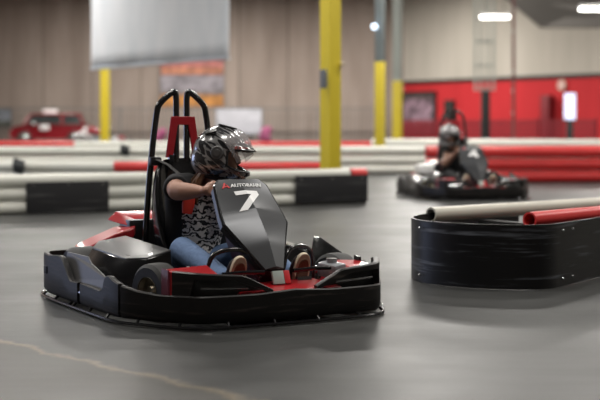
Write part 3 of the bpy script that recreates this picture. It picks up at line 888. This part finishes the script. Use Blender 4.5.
    # rear red fairings over the rear wheels rising to the seat
    for s in (-1, 1):
        rear = [(-.73, .51, .272), (-.72, .46, .300), (-.70, .29, .368), (-.70, .15, .392)]
        fron = [(-.60, .54, .245), (-.57, .49, .275), (-.50, .36, .345), (-.48, .26, .375)]
        mb = MB()
        rings = []
        for (a, b) in zip(rear, fron):
            a = Vector((a[0], s * a[1], a[2])); b = Vector((b[0], s * b[1], b[2]))
            rings.append([a - Vector((0, 0, .05)), a, b, b - Vector((0, 0, .05))])
        mb.loft(rings); mb.build('rear_fairing', M['red'], K, bevel=.006)
        mb = MB(); mb.prism([(-.75, s * .42, .27), (-.74, s * .26, .30), (-.66, s * .24, .30), (-.66, s * .42, .27)], (0, 0, -.12)); mb.build('fairing_bracket', M['black'], K)
    mb = MB(); mb.loft([[(-.74, -.32, .405), (-.74, .30, .405), (-.60, .26, .38), (-.60, -.26, .38)], [(-.73, -.27, .455), (-.73, .25, .455), (-.60, .22, .415), (-.60, -.20, .415)]])
    mb.build('rear_cover', M['red'], K, bevel=.008)
    mb = MB(); mb.box((-.65, 0, .25), (.16, .50, .33), bev=.02); mb.build('motor_housing', M['black'], K)
    # front wheel fairings (red) beside the nose
    for s in (-1, 1):
        z = .285
        e0 = .60 if s < 0 else .50
        mb = MB(); mb.loft([[(e0, s * .57, .10), (.72, s * .56, .10), (.74, s * .36, .10), (e0, s * .30, .10)],
                            [(e0, s * .565, .268), (.745, s * .54, .255), (.765, s * .34, .235), (e0, s * .34, .278)] if s < 0 else
                            [(.50, s * .575, .245), (.70, s * .54, .245), (.70, s * .42, .225), (.50, s * .42, .255)]])
        mb.build('front_fairing', M['red'], K, bevel=.008)
        mb = MB(); mb.prism([(e0 - .01, s * .572, .10), (e0 - .01, s * .572, .270), (e0 + .05, s * .568, .266), (e0 + .06, s * .568, .10)], (0, -s * .010, 0)); mb.build('fairing_edge', mat('maroon_gloss_edge', (.16, .05, .07), .2, coat=.5) if s < 0 else M['gloss'], K, smooth=False)
    mb = MB(); mb.loft([[(.60, -.28, .13), (.60, .28, .13), (.84, .30, .13), (.84, -.30, .13)], [(.62, -.24, .182), (.62, .24, .182), (.835, .27, .164), (.835, -.27, .164)]]); mb.build('nose_cone', M['red'], K, bevel=.006)
    # pedals, tank, foot loops
    for s in (-1, 1):
        arc = smooth_path([(.50, s * .30, .06), (.52, s * .30, .30), (.56, s * .21, .345), (.60, s * .10, .33), (.62, s * .06, .20)], 2)
        mb = MB(); mb.tube(arc, .012, 10); mb.build('foot_loop', M['tube'], K)
        mb = MB(); mb.tube([(.685, s * .30, .235), (.70, s * .20, .24), (.70, s * .08, .235)], .010, 8); mb.build('toe_bar', M['tube'], K)
        mb = MB(); mb.tube([(.60, s * .17, .05), (.63, s * .17, .16)], .010, 8); mb.box((.65, s * .17, .17), (.02, .08, .05), rot=(0, -.3, 0)); mb.build('pedal', M['chrome'], K)
        mb = MB(); mb.tube([(.42, s * .42, .14), (.48, s * .30, .24), (.52, s * .27, .12)], .012, 8); mb.tube([(.44, s * .36, .17), (.52, s * .40, .26)], .009, 8); mb.sphere((.46, s * .34, .20), .025, 10, 8); mb.build('steering_knuckle', M['chrome'], K)
    mb = MB(); mb.box((.60, .36, .215), (.13, .09, .075), rot=(.1, .1, .3), bev=.02); mb.lathe([(.028, 0), (.028, .022), (.0, .024)], (.60, .36, .25), 'z', 14); mb.build('brake_reservoir', mat('cloudy_plastic', (.28, .29, .31), .25, 0, .6, 30), K)
    # seat
    def seat_ring(u0, z0, hw, wing, tk):
        return [(u0 + wing, -hw, z0 + .01), (u0 + wing * .35, -hw * .93, z0), (u0, -hw * .6, z0), (u0, hw * .6, z0), (u0 + wing * .35, hw * .93, z0), (u0 + wing, hw, z0 + .01),
                (u0 + wing * .9, hw + tk, z0), (u0 + wing * .1 - tk, hw * .98 + tk * .6, z0 - .005), (u0 - tk, hw * .6, z0 - .01), (u0 - tk, -hw * .6, z0 - .01), (u0 + wing * .1 - tk, -hw * .98 - tk * .6, z0 - .005), (u0 + wing * .9, -hw - tk, z0)]
    mb = MB(); mb.loft([seat_ring(-.27, .06, .16, .40, .012), seat_ring(-.32, .14, .19, .34, .015), seat_ring(-.36, .26, .205, .24, .018), seat_ring(-.385, .42, .21, .17, .02), seat_ring(-.40, .58, .195, .11, .02), seat_ring(-.41, .70, .165, .07, .02), seat_ring(-.415, .765, .13, .03, .015)])
    seat = mb.build('seat', M['gloss'], K, subsurf=1)
    mb = MB(); mb.prism([(-.40, -.20, .10), (.06, -.19, .09), (.06, .19, .09), (-.40, .20, .10)], (0, 0, -.03)); mb.build('seat_pan', M['black'], K)
    for s in (-1, 1): MB().box((-.405, s * .168, .745), (.05, .07, .05), bev=.015).build('hoop_clamp', M['black'], K)
    # roll hoops
    for s in (-1, 1):
        path_ = [(-.42, s * .032, .74), (-.42, s * .032, 1.085), (-.42, s * .036, 1.128), (-.42, s * .055, 1.130), (-.42, s * .130, 1.068), (-.42, s * .150, 1.03), (-.42, s * .188, .72), (-.43, s * .205, .45), (-.45, s * .22, .08)]
        pp = [Vector(path_[0]), Vector(path_[1])] + smooth_path([Vector(q) for q in path_[1:]], 2)[1:]
        mb = MB(); mb.tube(pp, .0175, 12); mb.build('roll_hoop', M['tube'], K)
    def vplate(s):
        return [(-.395, s * .002, .992), (-.395, s * .072, .992), (-.395, s * .105, .765), (-.395, s * .062, .765), (-.395, s * .032, .945), (-.395, s * .002, .945)]
    mb = MB()
    for s in (-1, 1): mb.prism(vplate(s), (-.012, 0, 0))
    bmesh.ops.remove_doubles(mb.bm, verts=mb.bm.verts, dist=.005)
    mb.build('hoop_bracket', M['redplate'], K, bevel=.003)
    for s in (-1, 1): MB().box((-.402, s * .085, .66), (.022, .028, .24), rot=(s * .12, 0, 0)).build('bracket_strut', M['tube'], K)
    # harness over the shoulders
    for s in (-1, 1): MB().tube([(-.40, s * .17, .76), (-.30, s * .13, .725), (-.20, s * .11, .675)], .013, 8, flat=.4).build('harness_strap', M['trim'], K)
    # steering column shroud and wheel
    mb = MB(); mb.loft([[(.27, -.11, .615), (.27, .11, .615), (.30, .12, .56), (.20, .07, .50), (.20, -.07, .50), (.30, -.12, .56)],
                        [(.36, -.155, .50), (.36, .155, .50), (.42, .15, .42), (.32, .09, .34), (.32, -.09, .34), (.42, -.15, .42)],
                        [(.60, -.075, .25), (.60, .075, .25), (.64, .07, .17), (.48, .06, .08), (.48, -.06, .08), (.64, -.07, .17)]])
    mb.build('column_shroud', M['shroud'], K, bevel=.01)
    o = MB().lathe([(.118 + .014 * math.cos(a), .014 * math.sin(a)) for a in [2 * PI * q / 10 for q in range(11)]], (0, 0, 0), 'z', 32).build('steering_wheel', M['black'], K)
    o.location = (.25, 0, .565); o.rotation_euler = (0, R(48), 0)
    sp = MB().box((0, 0, 0), (.23, .03, .008), bev=.003).box((0, 0, 0), (.03, .23, .008), bev=.003).lathe([(0, .02), (.035, .02), (.035, -.03), (0, -.03)], (0, 0, 0), 'z', 16).build('spoke', M['chrome'], o)
    # number fairing with a raised centre crease
    TOP, BOT = Vector((.315, 0, .668)), Vector((.695, 0, .248))
    nrm = Vector((.741, 0, .671)).normalized()
    WT = [(0, .118), (1 / 15, .150), (.40, .176), (.50, .180), (.8, .102), (1, .052)]
    def fp(w, t, out=0.0):
        W_ = lerp_tab(WT, t)
        crease = .050 * min(1, t / .40) * (1 - max(0, (t - .75) / .25) * .55) * (1 - min(1, abs(w) / W_))
        return TOP.lerp(BOT, t) + Vector((0, w, 0)) + nrm * (crease + out)
    mb = MB()
    ts = [0] + [k_ / 30 for k_ in range(1, 31)]
    rings = []
    for t in ts:
        W_ = lerp_tab(WT, t)
        rings.append([fp(-W_, t, -.05), fp(-W_, t, -.012), fp(-W_ * .955, t, 0), fp(-W_ * .5, t), fp(0, t), fp(W_ * .5, t), fp(W_ * .955, t, 0), fp(W_, t, -.012), fp(W_, t, -.05), fp(0, t, -.075)])
    mb.loft(rings); fair = mb.build('number_fairing', M['fairing'], K, sharp=9)
    fair.location = (0, -.022, 0)
    # black edge strip around the fairing
    mb = MB()
    edge = [fp(-lerp_tab(WT, t), t, -.010) for t in ts] + [fp(lerp_tab(WT, t), t, -.010) for t in reversed(ts)]
    mb.tube(edge + [edge[0]], .0055, 6, cap=False); mb.build('edge_strip', M['gloss'], fair)
    def decal(polys, name, m, w0, t0, sw, st, lift=.003):
        b_ = MB()
        for poly in polys:
            vs = [b_.bm.verts.new((x, y, 0)) for x, y in poly]; b_.bm.faces.new(vs)
        return finish(b_, name, m, w0, t0, sw, st, lift)
    def finish(b_, name, m, w0, t0, sw, st, lift):
        # map x -> w, y -> -t; split at the crease and along rows
        for v in b_.bm.verts: v.co = Vector((w0 + v.co.x * sw, t0 - v.co.y * st, 0))
        for cut in [0]:
            bmesh.ops.bisect_plane(b_.bm, geom=b_.bm.verts[:] + b_.bm.edges[:] + b_.bm.faces[:], plane_co=(cut, 0, 0), plane_no=(1, 0, 0))
        for k_ in range(1, 30):
            bmesh.ops.bisect_plane(b_.bm, geom=b_.bm.verts[:] + b_.bm.edges[:] + b_.bm.faces[:], plane_co=(0, k_ / 30, 0), plane_no=(0, 1, 0))
        r = bmesh.ops.extrude_face_region(b_.bm, geom=b_.bm.faces[:])
        ex = {v for v in r['geom'] if isinstance(v, bmesh.types.BMVert)}
        for v in b_.bm.verts:
            v.co = fp(v.co.x, v.co.y, lift if v in ex else .0005)
        return b_.build(name, m, fair, smooth=False)
    if number == '7':
        seven = [[(-.50, 1), (.54, 1), (.54, .80), (.20, .80), (-.50, .80)], [(.54, .80), (-.33, 0), (-.69, 0), (.16, .80)]]
        decal(seven, 'number', M['white'], .0, .405, .125, .245)
    else:
        four = [[(.10, 1), (.38, 1), (.38, 0), (.10, 0)], [(.10, 1), (-.5, .38), (-.5, .22), (-.2, .38), (.10, .72)], [(-.5, .38), (.52, .38), (.52, .20), (-.5, .20)]]
        decal(four, 'number', M['white'], .0, .40, .13, .24)
    # maker's lettering across the top
    if logo:
        cu = bpy.data.curves.new('t', 'FONT'); cu.body = 'AUTOBAHN'; cu.size = 1.0; cu.shear = .25; cu.align_x = 'LEFT'; cu.offset = .02
        ob = bpy.data.objects.new('t', cu); C.objects.link(ob)
        bpy.context.view_layer.update()
        dg = bpy.context.evaluated_depsgraph_get()
        me = bpy.data.meshes.new_from_object(ob.evaluated_get(dg))
        b_ = MB(); b_.bm.from_mesh(me)
        bmesh.ops.remove_doubles(b_.bm, verts=b_.bm.verts, dist=1e-4)
        xs = [v.co.x for v in b_.bm.verts]; x0, x1 = min(xs), max(xs)
        for v in b_.bm.verts: v.co.x = (v.co.x - x0) / (x1 - x0)
        bpy.data.objects.remove(ob)
        finish(b_, 'lettering', M['white'], -.068, .105, .180, .062, .003)
        tri = [[(0, 0), (.5, 1), (1, 0), (.78, 0), (.5, .52), (.22, 0)]]
        decal([[(0, 0), (.5, 1), (.62, .76), (.24, 0)], [(.62, .76), (.5, 1), (1, 0), (.76, 0)], [(.3, .18), (.36, .34), (.68, .34), (.74, .18)]], 'logo', M['redpad'], -.116, .110, .046, .068, .0035)
    MB().box((.712, -.012, .207), (.016, .062, .066), rot=(0, -.35, 0), bev=.004).build('badge', mat('badge_white', (.42, .50, .46), .4), K)
    MB().box((.712, .036, .207), (.016, .032, .066), rot=(0, -.35, 0), bev=.004).build('badge', M['redpad'], K)
    return K

# ------------------------------------------------------------------ the drivers
def make_driver(loc, rz, cfg):
    P = empty('person', loc, rz); tag(P, cfg['label'], 'person')
    H = Vector(cfg['head'])
    hm = Matrix.Translation(H) @ Euler((cfg.get('roll', 0), cfg['pitch'], cfg['yaw'])).to_matrix().to_4x4()
    sh = cfg['shoulder']; el = cfg['elbow']; wr = cfg['wrist']; hd = cfg['hand']
    kn = cfg['knee']; an = cfg['ankle']
    neck = Vector(cfg['neck'])
    chest = Vector(cfg['chest']); pel = Vector(cfg['pelvis'])
    # ---- body: one continuous surface
    mb = MB()
    def ell(c, ru, rv, n=18, tilt=0.0):
        return [Vector(c) + Vector((ru * math.cos(2 * PI * k / n) , rv * math.sin(2 * PI * k / n), -tilt * ru * math.cos(2 * PI * k / n))) for k in range(n)]
    spine = [(pel + Vector((0, 0, -.08)), .07, .10), (pel, .105, .155), (pel.lerp(chest, .45), .085, .12), (chest, .10, .145), (chest.lerp(neck, .5), .095, .15), (neck + Vector((-.01, 0, -.045)), .065, .11), (neck, .05, .055)]
    mb.loft([ell(*s) for s in spine])
    mb.tube([neck + Vector((0, 0, -.06)), neck.lerp(H, .4), H + Vector((0, 0, -.04))], [.055, .05, .05], 14)
    # head: cranium, jaw, nose, lips, ears in head space
    hb = MB()
    hb.sphere((-.005, 0, .02), (.098, .076, .098), 24, 16)
    hb.sphere((.035, 0, -.045), (.062, .058, .068), 20, 12)
    hb.tube([(.088, 0, .018), (.104, 0, -.010), (.112, 0, -.028), (.095, 0, -.036)], [.009, .012, .0155, .012], 8)
    hb.sphere((.094, 0, -.058), (.012, .024, .008), 12, 8)
    hb.sphere((.092, 0, -.068), (.012, .021, .008), 12, 8)
    hb.sphere((.085, 0, -.095), (.02, .022, .018), 12, 8)
    hb.sphere((.086, .032, .028), (.012, .022, .006), 10, 6); hb.sphere((.086, -.032, .028), (.012, .022, .006), 10, 6)
    for s in (-1, 1): hb.sphere((-.005, s * .078, -.005), (.018, .01, .03), 10, 8)
    hb.xform(hm)
    me_ = bpy.data.meshes.new('tmp'); hb.bm.to_mesh(me_); hb.bm.free(); mb.bm.from_mesh(me_); bpy.data.meshes.remove(me_)
    fingers = []
    for s in (0, 1):
        S, E_, W_, Hn = Vector(sh[s]), Vector(el[s]), Vector(wr[s]), Vector(hd[s])
        mb.tube([neck.lerp(S, .45), S, S.lerp(E_, .35), S.lerp(E_, .8), E_, E_.lerp(W_, .3), E_.lerp(W_, .7), W_], [.06, .056, .053, .050, .048, .048, .038, .027], 14)
        mb.sphere(E_, .048, 12, 8)
        # hand curled round the wheel rim
        d = (Hn - W_).normalized()
        rim_t = Vector(cfg['rim_dir'][s]).normalized()            # along the rim
        side = rim_t
        fold = d.cross(side).normalized()
        if fold.z < 0: fold = -fold
        mb.tube([W_, W_.lerp(Hn, .5), Hn], [.026, .034, .032], 12, flat=.75)
        for q, ln in zip((-1.5, -.5, .5, 1.5), (.062, .074, .070, .056)):
            b0 = Hn + side * (q * .0185)
            p1_ = b0 + d * ln * .45 + fold * .012
            p2_ = p1_ + d * ln * .12 - fold * ln * .42
            p3_ = p2_ - d * ln * .35 - fold * ln * .10
            mb.tube([b0 - d * .015, p1_, p2_, p3_], [.0098, .0090, .0085, .0072], 8)
            mb.sphere(p3_, .0072, 8, 6)
        tb = W_.lerp(Hn, .45) + side * .026
        mb.tube([tb, tb + side * .018 + d * .025 - fold * .015, tb + side * .006 + d * .05 - fold * .03], [.013, .011, .009], 8)
        K_, A_ = Vector(kn[s]), Vector(an[s])
        hip = pel + Vector((.02, (-1 if s == 0 else 1) * .085, -.01))
        mb.tube([hip, hip.lerp(K_, .4), hip.lerp(K_, .85), K_, K_.lerp(A_, .3), K_.lerp(A_, .75), A_], [.082, .075, .058, .054, .052, .036, .032], 14)
        ft = Vector(cfg['toe'][s])
        mb.tube([A_, A_.lerp(ft, .5), ft], [.034, .036, .026], 10)
    mb.build('body', cfg['skin'], P, remesh=.0075, smoothit=3)
    # ---- eyes
    for s in (-1, 1):
        e = MB().sphere((.077, s * .031, .010), .0145, 12, 8).xform(hm).build('eye', M['eye'], P)
        MB().sphere((.0885, s * .030, .010), (.004, .0065, .0065), 10, 6).xform(hm).build('iris', M['iris'], e)
    # ---- clothes, a little larger than the body
    mb = MB()
    ex = .012
    mb.loft([ell(c, a + ex, b + ex) for c, a, b in spine[:-1]])
    mb.build('shirt', cfg['shirt'], P, remesh=.009, smoothit=3)
    mb = MB()
    for s in (0, 1):
        S, E_ = Vector(sh[s]), Vector(el[s])
        sg = -1 if s == 0 else 1
        mb.tube([neck + Vector((-.01, sg * .055, -.025)), neck.lerp(S, .6) + Vector((0, 0, .0)), S, S.lerp(E_, .25), S.lerp(E_, cfg['sleeve'])], [.052, .068, .074, .072, .068], 14)
        cc = chest + Vector((-.02, sg * .115, 0)); pp = pel + Vector((-.02, sg * .11, .02))
        mb.tube([S + Vector((0, 0, -.03)), cc, cc.lerp(pp, .6), pp], [.062, .078, .068, .072], 14)
    mb.build('vest', M['shirtblack'], P, remesh=.009, smoothit=3)
    mb = MB()
    mb.loft([ell(pel + Vector((0, 0, -.085)), .08, .11), ell(pel, .118, .168), ell(pel + Vector((0, 0, .06)), .112, .150)])
    for s in (0, 1):
        K_, A_ = Vector(kn[s]), Vector(an[s])
        hip = pel + Vector((.02, (-1 if s == 0 else 1) * .085, -.01))
        mb.tube([hip, hip.lerp(K_, .4), hip.lerp(K_, .85), K_, K_.lerp(A_, .3), K_.lerp(A_, .75), K_.lerp(A_, .93)], [.094, .088, .072, .068, .064, .054, .052], 14)
    mb.build('jeans', cfg['trousers'], P, remesh=.010, smoothit=3)
    for s in (0, 1):
        A_, ft = Vector(an[s]), Vector(cfg['toe'][s])
        d = (ft - A_).normalized(); fwd = Vector((1, 0, 0)) - d * d.x; fwd.normalize()     # sole normal looks forward
        heel = A_ - d * .05 + fwd * .02
        toe = ft + d * .02 + fwd * .02
        side = d.cross(fwd).normalized()
        def ring(t, w, dep):
            c = heel.lerp(toe, t)
            return [c + side * (w * math.cos(a)) - fwd * (dep * (.5 - .5 * math.sin(a))) for a in [2 * PI * q / 14 for q in range(14)]]
        mb = MB(); mb.loft([ring(0, .022, .04), ring(.06, .036, .075), ring(.3, .038, .085), ring(.6, .042, .06), ring(.85, .040, .045), ring(1, .022, .025)])
        so = mb.build('shoe', M['shoe'], P, subsurf=1)
        def sole(off, th, k, name, m):
            N_ = 26; pts_ = []
            Ls = (toe - heel).length * (.5) * k + .012
            c = (heel + toe) / 2
            for q in range(N_):
                a = 2 * PI * q / N_
                w = (.040 + .006 * math.cos(a)) * k
                pts_.append(c + d * Ls * math.cos(a) + side * w * (abs(math.sin(a)) ** .8) * (1 if math.sin(a) >= 0 else -1) + fwd * off)
            MB().prism(pts_, fwd * th).build(name, m, so, bevel=.003)
        sole(.0, .022, 1.08, 'midsole', M['cream'])
        sole(.0225, .006, .80, 'outsole', M['sole'])
    # ---- helmet in head space
    hel = helmet(hm, P, cfg)
    # ---- hair falling from the helmet
    if cfg['hair']:
        mb = MB()
        rnd = random.Random(3)
        for i in range(34):
            a = R(125 + 110 * i / 33.0)
            b0 = Vector((.085 * math.cos(a) * 1.0, .085 * math.sin(a), -.10))
            e0 = Vector((.11 * math.cos(a) + rnd.uniform(-.02, .02), .12 * math.sin(a) + rnd.uniform(-.02, .02), -.21 - rnd.uniform(0, .07)))
            mid_ = b0.lerp(e0, .5) + Vector((math.cos(a), math.sin(a), 0)) * .018
            mb.tube([b0, mid_, e0], [.013, .012, .003], 6)
        mb.xform(hm); mb.build('hair', M['hair'], P)
    return P

def helmet(hm, P, cfg):
    rx, ry, rz = .148, .128, .150
    nA, nB = 64, 40
    def surf(a, b, k=1.0):
        """a azimuth from the front, b elevation"""
        x, y, z = math.cos(b) * math.cos(a), math.cos(b) * math.sin(a), math.sin(b)
        p = Vector((x * rx, y * ry, z * rz)) * k
        if p.z < 0:
            f = min(1, -p.z / .10)
            if x > 0: p.x += f * .040 * max(0, math.cos(a)) ** 1.5     # chin bar
            lift = 1 + .30 * f
            p.x *= (1 + .10 * f) ; p.y *= 1 + .16 * f
            if x < 0: p.x *= 1 + .12 * f
        return p
    bmin = R(-66)
    mb = MB(); grid = []
    for j in range(nB + 1):
        b = bmin + (R(90) - bmin) * j / nB
        grid.append([mb.bm.verts.new(surf(2 * PI * i / nA, b)) for i in range(nA)])
    for j in range(nB):
        for i in range(nA):
            i2 = (i + 1) % nA
            a = (i + .5) / nA * 2 * PI
            if a > PI: a -= 2 * PI
            b = bmin + (R(90) - bmin) * (j + .5) / nB
            lo, hi = R(-30) + abs(a) * .12, R(21) - abs(a) * .10
            if abs(a) < R(64) and lo < b < hi: continue
            try: mb.bm.faces.new((grid[j][i], grid[j][i2], grid[j + 1][i2], grid[j + 1][i]))
            except ValueError: pass
    bmesh.ops.remove_doubles(mb.bm, verts=mb.bm.verts, dist=1e-5)
    mb.xform(hm)
    h = mb.build('helmet', cfg['helmet'], P)
    sd = h.modifiers.new('s', 'SOLIDIFY'); sd.thickness = .016; sd.offset = -1
    # black rubber gasket round the face opening
    rim = []
    for q in range(48):
        a_ = 2 * PI * q / 48
        aa = R(63) * max(-1, min(1, 1.15 * math.cos(a_)))
        bb = R(-5) + R(24) * max(-1, min(1, 1.15 * math.sin(a_)))
        rim.append(surf(aa, bb, 1.005))
    MB().tube(rim + [rim[0]], .006, 6, cap=False).xform(hm).build('gasket', M['black'], h)
    # flipped-up visor
    def vis(k, a0, a1, b0, b1, na=26, nb=10, tilt=0.0, fwd=0.0):
        rows = []
        for j in range(nb + 1):
            b = b0 + (b1 - b0) * j / nb
            row = []
            for i in range(na + 1):
                a = a0 + (a1 - a0) * i / na
                p = Vector((math.cos(b) * math.cos(a) * rx * k, math.cos(b) * math.sin(a) * ry * k, math.sin(b) * rz * k))
                p = Matrix.Rotation(tilt, 3, 'Y') @ p
                p.x += fwd
                row.append(p)
            rows.append(row)
        return rows
    v = MB(); v.loft(vis(1.09, R(-66), R(66), R(-34), R(22), tilt=R(-44), fwd=.022), False, False); v.xform(hm)
    vo = v.build('visor', M['visor'], h); sd = vo.modifiers.new('s', 'SOLIDIFY'); sd.thickness = .003
    v = MB(); v.loft(vis(1.05, R(-62), R(62), R(12), R(27), nb=4, fwd=.012), False, False); v.xform(hm)
    bo = v.build('brow', M['gloss'], h); sd = bo.modifiers.new('s', 'SOLIDIFY'); sd.thickness = .014
    # sun peak sticking out of the brow
    pk = MB()
    rows = []
    for j in range(6):
        f = j / 5
        row = []
        for i in range(21):
            a = R(-52 + 104 * i / 20)
            r_ = .150 + .045 * f * math.cos(a) ** 1.2
            row.append(Vector((r_ * math.cos(a), r_ * .88 * math.sin(a), .062 - .030 * f + .012 * math.cos(a) )))
        rows.append(row)
    pk.loft(rows, False, False); pk.xform(hm); po = pk.build('peak', M['gloss'], h); sd = po.modifiers.new('s', 'SOLIDIFY'); sd.thickness = .006
    for s in (-1, 1):
        # pivot discs and vents
        pv = MB().lathe([(0, .146), (.018, .146), (.020, .141), (.032, .141), (.036, .136), (.036, .105)], (0, 0, 0), 'y', 24)
        pv.xform(Matrix.Translation((.015, 0, .012)) @ Matrix.Rotation(0 if s > 0 else PI, 4, 'Z'))
        pv.xform(hm); pv.build('visor_pivot', M['plate'], h)
        vt = MB().box((-.045, s * .090, .112), (.07, .020, .012), rot=(s * -.7, -.35, s * .15), bev=.004); vt.xform(hm); vt.build('vent', M['black'], h)
    vt = MB().box((.02, 0, .150), (.10, .045, .010), rot=(0, .1, 0), bev=.004); vt.xform(hm); vt.build('vent', M['black'], h)
    vt = MB().box((.168, 0, -.085), (.012, .06, .022), bev=.004); vt.xform(hm); vt.build('vent', M['black'], h)
    if cfg.get('stickers'):
        # red and white lettering on the brow side
        st = MB()
        for s in (-1, 1):
            for q in range(4):
                a = s * R(28 + q * 8)
                p = Vector((.167 * math.cos(a) + .006, .146 * math.sin(a), .052))
                st.box(p, (.004, .015, .016), rot=(0, 0, a), bev=.001)
        st.xform(hm); st.build('sticker', mat('red_white_sticker', (.60, .16, .15), .4, 0, .9, 120), h)
    # chin lining
    ln = MB(); ln.lathe([(.070, -.13), (.095, -.135), (.105, -.12), (.085, -.10)], (.01, 0, 0), 'z', 24); ln.xform(hm); ln.build('lining', M['shirtblack'], h)
    return h

RIM = [(.0, .25, 1.0), (.0, .25, 1.0)]
near = dict(label='driver of the near kart in grey black helmet, patterned top and blue jeans, looking right', head=(-.06, .06, .79), yaw=R(50), pitch=R(9), roll=R(0),
            neck=(-.14, .035, .635), chest=(-.20, .01, .43), pelvis=(-.24, 0, .19),
            shoulder=((-.19, -.14, .612), (-.13, .20, .60)), elbow=((.005, -.222, .598), (.04, .27, .50)), wrist=((.185, -.165, .605), (.15, .15, .54)), hand=((.235, -.140, .615), (.21, .115, .555)),
            knee=((.045, -.21, .298), (.14, .19, .29)), ankle=((.56, -.18, .165), (.57, .17, .165)), toe=((.60, -.18, .285), (.61, .17, .285)), rim_dir=RIM,
            shirt=M['shirt'], trousers=M['jeans'], skin=M['skin'], sleeve=.42, helmet=M['helmet'], hair=True, stickers=True)
KL = (-.452, 7.006, 0)
make_kart(KL, R(-60), '7', 'red and black go-kart numbered 7 in the foreground', True)
make_driver(KL, R(-60), near)
o = MB().box((0, 0, 0), (.045, .075, .10), rot=(0, .15, 0), bev=.01).build('belt_buckle_pad', M['belt'], None)
bpy.data.objects.remove(o)
# red harness pad on the near driver's chest
pr = [x for x in C.objects if x.name.startswith('person')][0]
mb = MB(); mb.tube([(-.10, -.10, .60), (-.07, -.115, .57), (-.065, -.125, .52), (-.07, -.13, .475)], [.020, .032, .034, .026], 10, flat=.5); mb.build('harness_pad', M['belt'], pr)

KL2 = (2.13, 17.2, 0)
far = dict(near)
far.update(label='driver of the far blurred kart in silver helmet and dark top', head=(-.03, -.19, .80), yaw=R(8), pitch=R(8), neck=(-.14, -.07, .635),
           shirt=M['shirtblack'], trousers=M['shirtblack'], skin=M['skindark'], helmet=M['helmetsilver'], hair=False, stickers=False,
           elbow=((.02, -.25, .44), (.04, .27, .45)), wrist=((.17, -.17, .57), (.17, .17, .57)), sleeve=.35)
make_kart(KL2, R(-78), '4', 'blurred go-kart with a white 4 in the background, before the red barrier', True)
make_driver(KL2, R(-78), far)
# white rounded box on the far kart's rear right pod
k2 = [x for x in C.objects if x.name.startswith('go_kart')][1]
MB().box((-.20, -.47, .36), (.30, .20, .13), bev=.04).build('white_box', M['white'], k2)

# ------------------------------------------------------------------ camera, world, colour
cam = bpy.data.cameras.new('camera'); co = bpy.data.objects.new('camera', cam); C.objects.link(co)
co.location = (0, 0, CAMZ); co.rotation_euler = (R(90), 0, 0)
cam.sensor_width = 36; cam.lens = 36 * FPX / 600; cam.shift_y = -76 / 600
cam.clip_end = 200; cam.clip_start = .1
cam.dof.use_dof = True; cam.dof.focus_distance = 6.7; cam.dof.aperture_fstop = 1.9
sc = bpy.context.scene
sc.camera = co
w = bpy.data.worlds.new('world'); sc.world = w; w.use_nodes = True
w.node_tree.nodes['Background'].inputs[0].default_value = (.5, .5, .55, 1); w.node_tree.nodes['Background'].inputs[1].default_value = .2
sc.view_settings.view_transform = 'Standard'; sc.view_settings.look = 'None'; sc.view_settings.gamma = 1; sc.view_settings.exposure = -0.3
sc.view_settings.use_curve_mapping = False
